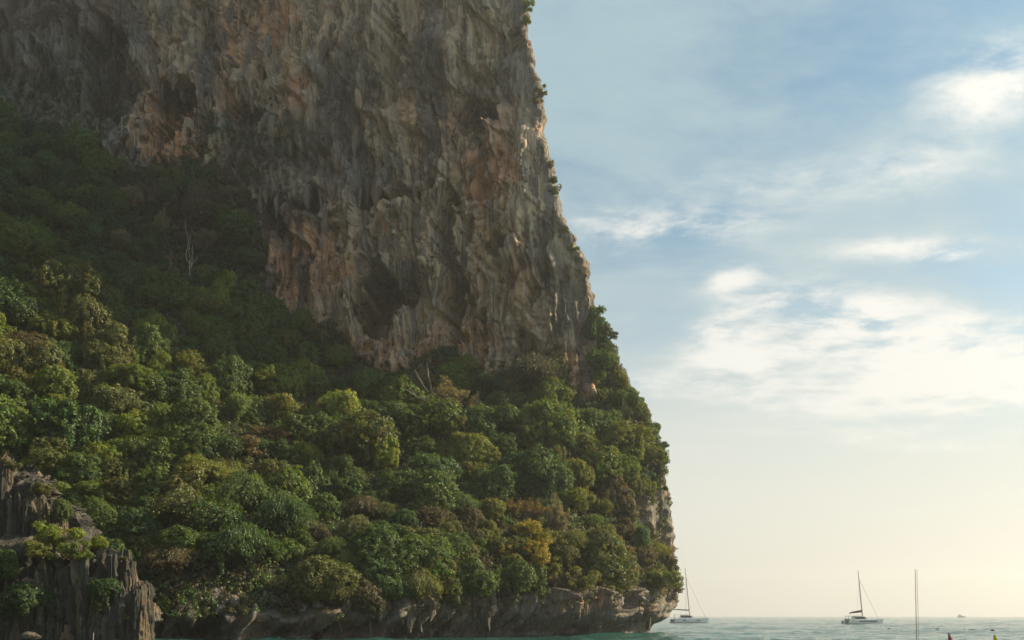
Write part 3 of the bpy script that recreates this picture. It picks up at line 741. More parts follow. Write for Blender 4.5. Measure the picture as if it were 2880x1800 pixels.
def column_proto(seed):
    """a tall slab of limestone: uneven section, flutes, a broken slanting head"""
    g = np.random.default_rng(seed); n = 17; m = 15; fl = g.uniform(-.12, .12, n); lev = 0.0
    a = np.linspace(0, 6.283, n, endpoint=False) + g.uniform(-.2, .2, n); rr = g.uniform(.34, .62, n); sl = g.normal(0, .10, 2); tip = g.normal(0, .10, 2)
    rings = []
    for q in range(m):
        z = q / (m - 1); lev = lev * .7 + .10 * g.normal(); k = 1.06 + lev - .52 * z ** 3.2; step = fl + g.uniform(-.05, .05, n) + (g.random(n) < .12) * g.uniform(-.22, 0, n)
        rings.append([(math.cos(a[i]) * (rr[i] * k + step[i]) + z * sl[0], math.sin(a[i]) * (rr[i] * k + step[i]) + z * sl[1], z) for i in range(n)])
    top = [(p[0] * .55 + .1 * tip[0], p[1] * .55, 1.0 + .025 * abs(g.normal())) for p in rings[-1]]
    me = MB().rings(rings + [top]).mesh('rock_column', M_SLAB)
    at_ = me.attributes.new('stain_shade', 'FLOAT_COLOR', 'POINT'); v_ = [g.uniform(0, .35), g.uniform(0, .95), g.uniform(0, .25), 1]
    at_.data.foreach_set('color', v_ * len(me.vertices)); return me
COLUMN = [column_proto(40 + k) for k in range(12)]
FRONT = ([-60, 0, 100, 200, 272, 312, 345, 385, 408, 425, 438], [1590, 1590, 1600, 1565, 1552, 1562, 1585, 1618, 1655, 1692, 1735])
KNOB = ([-60, 0, 25, 60, 120, 155, 182, 200], [1250, 1272, 1298, 1345, 1375, 1408, 1455, 1520])
g = np.random.default_rng(77); cnt = 0
def column(px, py, Y, w, zb):
    global cnt
    p = at(px, py, Y); o = link(bpy.data.objects.new('rock_column', COLUMN[cnt % 12]), outcrop); cnt += 1
    o.location = (p[0], Y, zb); o.scale = (w, w * g.uniform(.6, 1.0), max(.6, p[2] - zb)); o.rotation_euler = (g.normal(0, .03), g.normal(0, .05) - .03, g.uniform(0, 6.28))
for row, (Y0, dpy, wlo, whi) in enumerate(((99.2, 0, 1.6, 3.0), (98.2, 22, 1.2, 2.4), (97.3, 75, .9, 2.0), (96.7, 135, .6, 1.5))):
    px = -50.0
    while px < 424 - 4 * row:
        w_ = g.uniform(wlo, whi) * (1 if px < 330 else .62); top = np.interp(px, *FRONT) + dpy * g.uniform(.3, 1.5) + g.normal(0, 9)
        if row and 255 < px < 310: top += 70
        if top < 1775 and px + w_ * 12 < 440: column(px, top, Y0 + g.normal(0, .25) + .9 * (px > 400), w_, -1.2)
        px += w_ * 28 * g.uniform(.32, .6)
for row, (Y0, dpy, wlo, whi) in enumerate(((106.5, 14, 1.6, 3.0), (105.4, 34, 1.2, 2.4), (104.4, 80, .8, 1.8))):
    px = -50.0
    while px < 196 - 8 * row:
        w_ = g.uniform(wlo, whi); top = np.interp(px, *KNOB) + dpy * g.uniform(.2, 1.4) + g.normal(0, 8)
        column(px, top, Y0 + g.normal(0, .3), w_, 5.0 + g.uniform(-1, 2)); px += w_ * 26 * g.uniform(.32, .6)

# hanging stones of the cliff, each a part of it
def stalactite_proto(seed):
    g = np.random.default_rng(seed); n = 7; rings = []
    ph = g.uniform(0, 6.28, 3)
    for z, r in ((.25, .25), (.05, .55), (-.2, .46), (-.42, .52), (-.66, .30), (-.86, .20), (-1.0, .05)):
        rings.append([(math.cos(t) * r * (1 + .22 * math.sin(2 * t + ph[0]) + .15 * math.sin(3 * t + ph[1] + z * 3)) + .12 * math.sin(z * 4 + ph[2]), math.sin(t) * r * .8, z) for t in np.linspace(0, 2 * math.pi, n, endpoint=False)])
    me = MB().rings(rings).mesh('stalactite', M_ROCK, True)
    a = me.attributes.new('stain_shade', 'FLOAT_COLOR', 'POINT'); v_ = [g.uniform(0, .5), g.uniform(.45, .9), 0, 1]
    a.data.foreach_set('color', v_ * len(me.vertices)); return me
STAL = [stalactite_proto(60 + k) for k in range(8)]
g = np.random.default_rng(5)
spots = []
for k in range(75): spots.append((g.uniform(600, 1880), g.uniform(1655, 1712), g.uniform(1.0, 3.2), g.uniform(.6, 1.5)))
for (a, b, n_, sx, sy) in [(990, 500, 9, 40, 50), (920, 540, 7, 40, 30), (1150, 480, 8, 60, 40), (1220, 830, 5, 22, 60), (1080, 740, 6, 50, 12), (520, 235, 6, 60, 15), (400, 160, 8, 50, 60), (600, 60, 10, 60, 30), (760, 560, 8, 50, 30), (1080, 640, 8, 60, 40), (850, 430, 9, 70, 50), (1260, 380, 6, 40, 40), (980, 120, 8, 60, 60), (1170, 640, 6, 40, 40), (700, 180, 8, 60, 70)]:
    for k in range(n_): spots.append((a + g.normal(0, sx), b + g.normal(0, sy), g.uniform(1.8, 5.5), g.uniform(.8, 2.0)))
for i, (px, py, ln, wd) in enumerate(spots):
    if inside(px, py, VEG) and py < 1640: continue
    if px > 1780 and py > 1640: continue
    if max(depth(px + 14, py, 1), depth(px - 14, py, 1)) - min(depth(px + 14, py, 1), depth(px - 14, py, 1)) > 3.5: continue
    Yd = depth(px, py, 3); o = link(bpy.data.objects.new('stalactite', STAL[i % 8]), cliff)
    o.location = at(px, py, Yd + .18 * wd); o.scale = (wd, wd, ln); o.rotation_euler = (g.normal(0, .03), g.normal(0, .04), g.uniform(-.6, .6))

# ------------------------------------------------------------------ trees the photo singles out
T = tree
# (px, py, radius px, shade, form, aspect, label)
SPECIAL = [
 (225, 845, 92, 'olive', 'vine', .95, 'large olive vine-hung tree standing highest of the sunlit trees on the left slope'),
 (265, 930, 62, 'olive', 'vine', 1.3, 'olive tree with hanging vines just below the large olive tree'),
 (150, 930, 58, 'yellow green', 'vine', .7, 'yellow green vine-covered crown lower left of the large olive tree'),
 (75, 985, 70, 'dull brown', 'vine', .6, 'dull brown domed crown at the left edge below the olive trees'),
 (310, 1035, 62, 'olive', 'vine', 1.1, 'grey-leaved olive tree with vines trailing down its sunlit side'),
 (250, 1090, 46, 'olive', 'vine', 1.3, 'small trailing vine tree below the grey-leaved olive tree'),
 (478, 985, 40, 'bright green', 'tall', 1.6, 'slim vine-wrapped tree standing upright left of the arched vine snag'),
 (600, 930, 60, 'bright green', 'vine', .8, 'vine-draped snag arching out to the right in mid slope'),
 (615, 1000, 42, 'mid green', 'vine', 1.5, 'column of vines hanging under the arched vine snag'),
 (545, 1040, 58, 'yellow green', 'vine', .8, 'yellow green vine mound between the slim vine-wrapped tree and the vine column'),
 (760, 1070, 66, 'lime green', 'vine', .8, 'lime green vine-covered tree in the middle of the slope'),
 (845, 1080, 52, 'lime green', 'vine', 1.5, 'tall lime green vine curtain beside the lime green vine-covered tree'),
 (640, 1095, 62, 'mid green', 'vine', 1.2, 'shaded vine tower left of the lime green vine-covered tree'),
 (660, 1160, 50, 'bright green', 'vine', 1.1, 'bright vine tree trailing below the shaded vine tower'),
 (955, 1005, 44, 'bright green', 'round', .9, 'bright green round tree at the foot of the pink rock'),
 (780, 1150, 60, 'yellow green', 'vine', .8, 'yellow green vine tree above the orange brown tree'),
 (770, 1225, 64, 'orange brown', 'lace', .8, 'orange brown tree with thinning leaves in mid slope'),
 (700, 1265, 56, 'grey brown', 'lace', .7, 'greyish half-bare tree just left below the orange brown tree'),
 (1130, 1125, 66, 'bright green', 'round', .9, 'round bright green tree left of the white dead branches'),
 (330, 1275, 52, 'bright green', 'round', .8, 'sunlit round crown at the top of the clump behind the left outcrop'),
 (140, 1290, 66, 'olive', 'vine', .8, 'olive sunlit tree leaning over the top of the left outcrop'),
 (230, 1330, 56, 'mid green', 'vine', .9, 'mid green tree between the outcrop and the sunlit round crown'),
 (420, 1290, 62, 'mid green', 'round', 1.0, 'mid green tree right of the sunlit round crown'),
 (470, 1210, 60, 'bright green', 'vine', 1.0, 'bright green tree hung with vines above the dark hollow'),
 (620, 1270, 50, 'dark green', 'round', .8, 'dark green tree beside the crest of the grassy bamboo mound'),
 (590, 1350, 90, 'yellow green', 'plume', .6, 'yellow green bamboo crest at the top of the big mound'),
 (690, 1410, 100, 'mid green', 'plume', .8, 'mid green bamboo clump on the right shoulder of the big mound'),
 (520, 1470, 100, 'olive', 'plume', .9, 'olive bamboo clump with a lit top in the middle of the big mound'),
 (800, 1500, 100, 'deep green', 'plume', 1.1, 'deep green drooping bamboo clump at the right end of the big mound'),
 (680, 1570, 110, 'deep green', 'plume', .9, 'deep green drooping bamboo clump at the bottom of the big mound'),
 (480, 1590, 80, 'dull brown', 'plume', .8, 'dull brown bamboo clump right behind the left outcrop'),
 (1490, 1565, 74, 'yellow', 'lace', .9, 'yellow-leaved tree low on the cliff above the hanging stones'),
 (1465, 1498, 54, 'yellow', 'lace', .9, 'smaller yellow-leaved tree on top of the yellow-leaved tree'),
 (1545, 1600, 48, 'yellow green', 'lace', .9, 'yellow green tree below the right side of the yellow-leaved tree'),
 (1420, 1600, 52, 'yellow green', 'lace', .9, 'yellow green tree lower left of the yellow-leaved tree'),
 (1440, 1540, 56, 'olive', 'lace', .9, 'olive tree leafing behind the left side of the yellow-leaved tree'),
 (1470, 1420, 52, 'orange brown', 'dry', 1.0, 'reddish brown dry tree above the yellow-leaved trees'),
 (1560, 1450, 52, 'grey brown', 'dry', 1.2, 'tall greyish dry tree upper right of the yellow-leaved trees'),
 (1730, 1540, 46, 'orange brown', 'lace', .9, 'orange leafed shrub above the right end of the hanging stones'),
 (1755, 1590, 40, 'orange brown', 'lace', 1.1, 'second orange shrub trailing below the orange leafed shrub'),
 (1690, 1310, 70, 'bright green', 'round', .8, 'broad bright green tree near the right edge of the cliff'),
 (1765, 1320, 56, 'bright green', 'round', .8, 'bright green crown joined to the right of the broad bright green tree'),
 (1790, 1510, 40, 'deep green', 'round', .9, 'deep green leafy shrub under the bare rock patch at the right edge'),
 (1255, 1120, 72, 'grey brown', 'dry', .8, 'grey leafless thicket behind the white dead branches'),
 (1330, 1150, 52, 'grey brown', 'dry', .9, 'grey brown dry bush right of the leafless thicket'),
 (1190, 1060, 48, 'grey brown', 'dry', .8, 'grey brown dry bush against the foot of the pink rock'),
 (1370, 1085, 46, 'dark green', 'round', .6, 'dark green spreading tree under the foot of the brown rock wall'),
 (1500, 1075, 80, 'dull brown', 'plume', 1.0, 'dull olive brown mound of creepers against the rock near the right edge'),
 (1560, 1070, 46, 'olive', 'vine', 1.4, 'olive vine curtain on the right of the creeper mound'),
]
for (px, py, r, sh, fm, asp, lb) in SPECIAL: T(px, py, r, sh, fm, asp, lb)

# shrubs on the skyline, leaning out over the edge
def edge_shrub(px, py, r, sh, fm, asp, lb):
    return T(px, py, r, sh, fm, asp, lb, dY=0, name='cliff_edge_shrub', cat='shrub', Y=depth(px - 16, py, 3) + .2)
for a in [(1484, 20, 22, 'lime green', 'lace', 1.2, 'lime green shrub at the very top of the cliff edge'),
          (1478, 62, 18, 'yellow green', 'lace', 1.2, 'yellow green shrub just under the topmost shrub of the cliff edge'),
          (1523, 258, 20, 'olive', 'lace', 1.0, 'tufted shrub jutting into the sky near the top of the cliff'),
          (1516, 285, 16, 'orange brown', 'lace', 1.1, 'orange tinged shrub right under the tufted skyline shrub'),
          (1545, 465, 16, 'olive', 'lace', 1.1, 'small olive shrub on the cliff edge, upper of a row of three'),
          (1552, 505, 20, 'mid green', 'lace', 1.2, 'small green shrub on the cliff edge, middle of a row of three'),
          (1556, 540, 16, 'mid green', 'lace', 1.1, 'small green shrub on the cliff edge, lowest of a row of three'),
          (1582, 655, 21, 'olive', 'lace', 1.1, 'olive shrub where the cliff edge steps out halfway up'),
          (1612, 700, 18, 'mid green', 'lace', 1.1, 'green shrub below the olive shrub on the stepped cliff edge'),
          (1626, 735, 16, 'olive', 'lace', 1.2, 'olive tuft below the stepped part of the cliff edge'),
          (1638, 768, 12, 'yellow', 'lace', 1.0, 'small yellow tuft on the cliff edge above the grey buttress'),
          (1672, 885, 30, 'mid green', 'lace', 1.2, 'green bush clinging to the edge above the jutting branch'),
          (1692, 930, 30, 'olive', 'lace', 1.0, 'olive bush behind the jutting branch'),
          (1716, 945, 22, 'deep green', 'lace', .7, 'dark branch with leaves jutting out into the sky'),
          (1700, 985, 26, 'mid green', 'round', 1.1, 'green bush right under the jutting branch'),
          (1722, 1025, 28, 'olive', 'round', 1.1, 'olive bush on the edge where the green slope starts'),
          (1745, 1075, 28, 'yellow green', 'round', 1.1, 'yellow green bush on the sloping green edge'),
          (1775, 1125, 30, 'mid green', 'round', 1.1, 'mid green bush halfway down the sloping green edge'),
          (1800, 1165, 28, 'olive', 'round', 1.1, 'olive bush low on the sloping green edge'),
          (1825, 1215, 30, 'mid green', 'round', 1.1, 'green bush just above the overhanging edge tree'),
          (1852, 1258, 30, 'deep green', 'lace', .8, 'dark tree overhanging the sea at the corner of the slope'),
          (1862, 1300, 20, 'deep green', 'lace', 1.1, 'dark drooping shrub under the overhanging corner tree'),
          (1868, 1375, 14, 'deep green', 'lace', .6, 'tiny dark tuft sticking out of the bare edge rock'),
          (1900, 1625, 24, 'dull brown', 'dry', 1.0, 'brown twiggy shrub at the bulge low on the cliff edge'),
          (1888, 1590, 26, 'dull brown', 'lace', 1.2, 'brownish bush above the bulge low on the cliff edge'),
          (1908, 1655, 16, 'dull brown', 'dry', .9, 'small twiggy shrub just under the bulge of the cliff edge'),
          (1880, 1540, 20, 'grey brown', 'dry', 1.1, 'grey leafless shrub on the edge above the brownish bush')]:
    edge_shrub(*a)

# bushes on the outcrop
for (px, py, r, sh, fm, asp, lb) in [
 (150, 1510, 66, 'lime green', 'lace', .8, 'lime green bush filling the ledge of the left rock outcrop'),
 (215, 1550, 52, 'bright green', 'lace', .8, 'bright green bush right of the lime green bush on the outcrop ledge'),
 (120, 1550, 46, 'yellow green', 'lace', .8, 'yellow green bush lower left of the lime green outcrop bush'),
 (278, 1528, 26, 'lime green', 'round', .8, 'small rounded bush on top of the outcrop front block'),
 (345, 1570, 15, 'olive', 'lace', .6, 'thin grassy tuft on the shoulder of the outcrop front block'),
 (118, 1375, 36, 'olive', 'lace', .7, 'olive creeper on the upper knob of the left outcrop'),
 (172, 1440, 30, 'mid green', 'vine', 1.1, 'green creeper hanging from the upper knob of the outcrop'),
 (30, 1310, 24, 'olive', 'lace', .9, 'olive tuft crowning the upper knob of the outcrop'),
 (285, 1660, 40, 'dark green', 'round', 1.1, 'dark green shrub in the cleft of the outcrop front block'),
 (282, 1710, 26, 'mid green', 'lace', .8, 'mid green shrub low in the cleft of the outcrop'),
 (70, 1690, 60, 'dark green', 'round', .8, 'dark shrub at the foot of the outcrop by the left edge'),
 (10, 1590, 44, 'deep green', 'round', 1.0, 'deep green shrub halfway up the outcrop at the left edge'),
 (425, 1672, 11, 'yellow', 'lace', 1.4, 'small yellow tuft on the right end of the outcrop'),
 (355, 1735, 14, 'olive', 'lace', .8, 'tiny olive tuft low on the outcrop front block')]:
    T(px, py, r, sh, fm, asp, lb, dY=.3, name='outcrop_shrub', cat='shrub', Y=odepth(px, py))

# ------------------------------------------------------------------ the rest of the canopy, one tree at a time
def zone(px, py, g):
    """shade, form and size of the growth at a place"""
    if 380 < px < 740 and py < 690: return g.choice(['dull brown', 'grey brown', 'dark green', 'deep green', 'dull brown']), g.choice(['dry', 'lace', 'lace', 'round']), g.uniform(32, 46)
    if py < 800 and px < 760: return g.choice(['dark green', 'dark green', 'deep green', 'mid green', 'dull brown']), g.choice(['round', 'round', 'vine', 'lace']), g.uniform(40, 56)
    if px > 1420 and py < 1180: return g.choice(['mid green', 'olive', 'deep green', 'yellow green', 'dull brown']), g.choice(['round', 'vine', 'vine', 'lace']), g.uniform(36, 50)
    if px > 1300 and py > 1400: return g.choice(['olive', 'yellow green', 'mid green', 'dull brown', 'deep green', 'orange brown', 'grey brown', 'olive']), g.choice(['round', 'vine', 'lace', 'round', 'round', 'plume']), g.uniform(36, 54)
    if px > 1250: return g.choice(['mid green', 'mid green', 'olive', 'deep green', 'yellow green', 'bright green']), g.choice(['round', 'vine', 'vine', 'tall', 'lace']), g.uniform(40, 56)
    if py > 1400 and px > 820: return g.choice(['olive', 'dull brown', 'deep green', 'mid green', 'olive', 'grey brown']), g.choice(['plume', 'round', 'plume', 'round', 'round']), g.uniform(50, 72)
    if py < 1000: return g.choice(['dark green', 'deep green', 'deep green', 'mid green']), g.choice(['round', 'vine', 'vine', 'tall']), g.uniform(44, 60)
    return g.choice(['deep green', 'mid green', 'mid green', 'olive', 'bright green', 'dark green']), g.choice(['round', 'round', 'vine', 'round', 'tall']), g.uniform(48, 66)
def pal_at(px, py):
    if py < 800 and px < 760: return ['dull brown', 'grey brown', 'dull brown', 'dark green', 'mid green', 'olive'] if px > 330 and py < 690 else ['dark green', 'mid green', 'deep green', 'bright green', 'mid green']
    if px > 1250 and py > 1380: return ['deep green', 'mid green', 'olive', 'yellow green', 'olive', 'dull brown']
    if py > 1400 and px > 820: return ['deep green', 'olive', 'mid green', 'dull brown', 'olive']
    if px > 1250: return ['deep green', 'mid green', 'bright green', 'olive', 'yellow green']
    return ['deep green', 'mid green', 'bright green', 'mid green', 'lime green', 'olive'] if py < 1350 else ['deep green', 'mid green', 'bright green', 'olive']
g = np.random.default_rng(21)
placed = [(t[1], t[2], 50) for t in trees if t[0]['category'] == 'tree'] + [(532, 700, 34), (535, 765, 40), (480, 735, 44), (1185, 1085, 44), (1210, 1130, 40)]
tries = 0
while tries < 16000 and len(trees) < 400:
    tries += 1
    px, py = g.uniform(-30, 1890), g.uniform(340, 1690)
    if not inside(px, py, VEG): continue
    if py > 1575 and px < 880: continue
    sh, fm, r = zone(px, py, g)
    r = float(r) * float(g.choice([.7, .85, 1.0, 1.2, 1.55])) if fm not in ('dry',) else float(r)
    hue = float(fbm(np.array([px / 130.0]), np.array([py / 110.0]), 701, 3)[0]) + g.normal(0, .05)
    pal = pal_at(px, py); sh = pal[int(np.clip((hue + .55) / 1.1 * len(pal), 0, len(pal) - 1))] if fm != 'dry' else sh
    e = min(1.0, .55 + .0008 * tries / 10)
    if any((px - a) ** 2 + ((py - b) * 1.12) ** 2 < ((r + c) * .52) ** 2 for a, b, c in placed): continue
    if not (inside(px + r * .7, py, VEG) and inside(px, py - r * .8, VEG) or px < 30): 
        r *= .7
        if not inside(px + r * .5, py, VEG): continue
    if px < 440 and py > 1400 and px < np.interp(py, [1272, 1372, 1480, 1545, 1720], [0, 130, 178, 268, 437]) - 10: continue
    placed.append((px, py, r))
    T(px, py, r, str(sh), str(fm), g.uniform(.75, 1.1))
print('trees', len(trees))

# labels for the trees of the canopy: what they look like and which landmark they grow by
LAND = [('the forked white-stemmed tree', 530, 720), ('the pale leafless tree', 480, 735), ('the white dead branches', 1215, 1115), ('the yellow-leaved tree', 1495, 1565), ('the left rock outcrop', 190, 1480),
        ('the orange rock wall', 840, 790), ('the big bamboo mound', 690, 1470), ('the orange brown tree', 770, 1225), ('the large olive tree', 225, 845), ('the broad bright green tree', 1690, 1310), ('the dark overhanging corner tree', 1852, 1258),
        ('the pink rock foot', 1010, 1030), ('the lime green vine curtain', 845, 1080), ('the arched vine snag', 600, 930), ('the creeper mound', 1500, 1075), ('the grey left cliff column', 400, 440), ('the hanging stones', 1200, 1680)]
FORM = {'round': 'round-crowned tree', 'vine': 'vine-draped tree', 'tall': 'upright tree', 'lace': 'open-crowned tree', 'plume': 'feathery bamboo clump', 'dry': 'twiggy dry shrub', 'bare': 'bare tree'}
ORD = ['', 'second ', 'third ', 'fourth ', 'fifth ', 'sixth ', 'seventh ', 'eighth ', 'ninth ', 'tenth ', 'eleventh ', 'twelfth ']
todo = {}
for t in trees:
    if t[5]: continue
    d = [math.hypot(t[1] - a, t[2] - b) for _, a, b in LAND]; k = int(np.argmin(d)); nm, a, b = LAND[k]
    vx, vy = t[1] - a, t[2] - b
    side = ('below' if vy > 0 else 'above') if abs(vy) >= abs(vx) else ('right of' if vx > 0 else 'left of')
    todo.setdefault((t[3], t[4], side, nm), []).append((d[k], t))
for (sh, fm, side, nm), L in todo.items():
    L.sort(key=lambda q: q[0])
    for i, (_, t) in enumerate(L):
        lb = f'{sh} {FORM[fm]} {side} {nm}'
        if len(L) > 1: lb = f'{ORD[i]}nearest ' + lb
        t[0]['label'] = lb
for t in trees:
    if not t[5] or t[4] in ('dry',): pass
    t[0]['group'] = 'trees and shrubs growing on the cliff' if not t[0].name.startswith('outcrop') else 'shrubs on the rock outcrop'

# bare trees
def polytree(name, label, strokes, Y, mat, rad, cat='tree'):
    """limbs traced as strokes, standing at their own distance with their real thickness"""
    p0 = at(strokes[0][0][0], strokes[0][0][1], Y); root = empty(name, p0)
    mb = MB(); gg = np.random.default_rng(len(label))
    for j, st in enumerate(strokes):
        pts = [at(a, b, Y) - p0 + np.array([0, gg.normal(0, .25) if i else 0, 0]) for i, (a, b) in enumerate(st)]
        r0 = rad if j == 0 else rad * .7
        mb.tube(pts, [r0 * (1 - .6 * i / (len(pts) - 1)) for i in range(len(pts))], 5)
    mb.build('trunk' if j >= 0 else 'limb', mat, root)
    tag(root, label, cat); return root
polytree('bare_tree', 'tall forked tree with four thin white stems on the dark slope',
         [[(534, 775), (534, 750), (535, 735)], [(534, 752), (531, 738), (526, 731), (526, 715), (528, 690), (528, 668), (524, 645), (521, 620)], [(534, 745), (531, 728), (532, 705), (535, 685), (533, 655)], [(538, 752), (539, 730), (539, 700), (541, 685)], [(539, 750), (541, 742), (547, 734), (556, 726)]], depth(534, 740) - 6.5, M_PALE, .09)
me_, _ = bare_proto('branches', 905, M_TWIG, 4, .05, .2)
pr = empty('bare_tree', at(478, 765, depth(478, 740) - 5.5)); tag(pr, 'pale leafless tree with a fine round crown left of the forked white tree', 'tree')
o = link(bpy.data.objects.new('branches', me_), pr); o.location = (0, 0, 2.6); o.scale = (2.9, 2.9, 3.0)
polytree('dead_tree', 'dead tree with long bare white branches below the pink rock',
         [[(1213, 1140), (1210, 1132), (1200, 1126), (1170, 1112), (1150, 1100), (1136, 1094)], [(1218, 1130), (1214, 1110), (1212, 1085), (1206, 1062), (1203, 1035), (1200, 1020)], [(1206, 1103), (1192, 1085), (1182, 1070), (1172, 1055), (1167, 1038)], [(1212, 1130), (1207, 1120), (1195, 1117), (1187, 1120), (1181, 1115)], [(1190, 1080), (1180, 1062), (1171, 1045)], [(1168, 1110), (1158, 1098), (1153, 1092), (1158, 1085)]], depth(1200, 1110) - 5.5, M_PALE, .11)
for (lb, st, Yo) in [('pale liana hanging in a loose curve over the hanging stones', [(1591, 1620), (1596, 1632), (1596, 1648), (1590, 1662), (1591, 1676), (1594, 1686)], 1.6),
                     ('thin straight liana hanging right of the curved pale liana', [(1636, 1635), (1640, 1655), (1639, 1690)], 1.6)]:
    Yd = depth(st[0][0], st[0][1]) - Yo; p0 = at(st[0][0], st[0][1], Yd)
    o = MB().tube([at(a, b, Yd) - p0 for a, b in st], .07, 5).build('liana', M_PALE); o.location = p0; tag(o, lb, 'liana', 'lianas hanging over the sea cliff')

# ------------------------------------------------------------------ creepers and small growth that cover the slope between the trees
def undergrowth():
    g = np.random.default_rng(3)
    nrm = np.empty(len(CV) * 3, np.float32); cme.vertices.foreach_get('normal', nrm); nrm = nrm.reshape(-1, 3)
    px = CX + CV[:, 0] / CV[:, 1] * FP; py = HY - (CV[:, 2] - CH) / CV[:, 1] * FP
    vis = (px > -40) & (px < 1960) & (py > 200) & (py < 1740) & (nrm[:, 1] < .55)
    veg = inside(px, py, VEG)
    # tongues of creeper out of the slope on to the rock, and drapes over the sea cliff
    nz_ = fbm(px / 38, py / 60, 401, 3)
    near = np.zeros(len(px))
    for (a, b, ra, rb, k) in [(620, 420, 160, 90, .8), (850, 440, 60, 40, .5), (250, 250, 110, 150, .9), (90, 280, 120, 120, .7), (700, 470, 120, 90, .7), (1100, 1040, 160, 40, .6), (1000, 1700, 500, 50, .85), (1600, 1685, 260, 42, .8), (600, 1730, 260, 30, .6), (1500, 150, 12, 170, .5), (1560, 560, 18, 200, .4), (170, 170, 120, 190, .95), (40, 90, 90, 160, .6), (560, 60, 30, 90, .45), (1210, 240, 20, 160, .35), (1560, 1080, 120, 90, .6), (1835, 1440, 50, 110, .75), (780, 330, 60, 50, .3), (1440, 400, 40, 20, .3), (750, 700, 60, 90, .4), (1885, 1600, 30, 80, .7), (640, 330, 200, 60, .5), (1350, 390, 70, 18, .6)]:
        near = near + k * np.exp(-((px - a) / ra) ** 2 - ((py - b) / rb) ** 2)
    rim = inside(px + 40 * nz_, py + 55 * nz_ + 14, VEG) & (px < 1660)
    p = np.where(veg, 1.0, np.maximum((near + nz_ * .55 > .55) * .55, rim * .7)) * vis
    # even out the sampling: narrow columns at the rounded edge count less
    wx = np.concatenate([np.full(NXF, 1.0), np.full(NRO, .35), np.full(NBK, .8)]); wz = np.gradient(zrow) / .2
    p = p * (wz[:, None] * wx[None, :]).reshape(-1)
    idx = g.choice(len(px), 19000, p=p / p.sum())
    N = norm(nrm[idx] + np.array([0, 0, .35])); C = CV[idx] + nrm[idx] * g.uniform(.0, .7, (len(idx), 1)) + g.normal(0, .12, (len(idx), 3))
    V, F, c = tuft_leaves(C, N, .44, 18, .34, g, .55, .35)
    qx, qy = px[idx], py[idx]
    t = fbm(qx / 60, qy / 60, 411, 3)
    base = np.where((t < -.12)[:, None], np.array(SHADE['dull brown']) * .85, np.where((t < .28)[:, None], np.array(SHADE['deep green']), np.array(SHADE['olive']) * .8))
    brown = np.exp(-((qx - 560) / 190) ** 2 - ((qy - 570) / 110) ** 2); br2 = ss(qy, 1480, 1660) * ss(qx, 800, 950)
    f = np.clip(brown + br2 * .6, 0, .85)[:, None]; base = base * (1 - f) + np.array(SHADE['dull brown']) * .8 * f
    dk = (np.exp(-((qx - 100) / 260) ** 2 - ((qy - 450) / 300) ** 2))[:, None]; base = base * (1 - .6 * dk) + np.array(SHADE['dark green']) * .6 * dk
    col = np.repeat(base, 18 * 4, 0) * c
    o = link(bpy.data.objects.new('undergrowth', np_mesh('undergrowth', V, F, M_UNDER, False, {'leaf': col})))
    tag(o, kind='stuff')
undergrowth()

# ------------------------------------------------------------------ boats
def hull_rings(L, bw, z_keel, sheer_bow, sheer_stern, n=9):
    rings = []
    for i in range(n):
        t = i / (n - 1); x = -L / 2 + L * t
        hw = bw * (1 - .92 * max(0, (t - .55) / .45) ** 2.0) * (.82 + .18 * min(1, t * 3)); top = sheer_stern + (sheer_bow - sheer_stern) * t ** 1.3
        xk = x + (.0 if t > .85 else 0)
        rings.append([(x, -hw, top), (x, -hw * .98, .55), (xk, -hw * .75, .0), (xk, 0, z_keel * (1 - .5 * t)), (xk, hw * .75, .0), (x, hw * .98, .55), (x, hw, top)])
    return rings

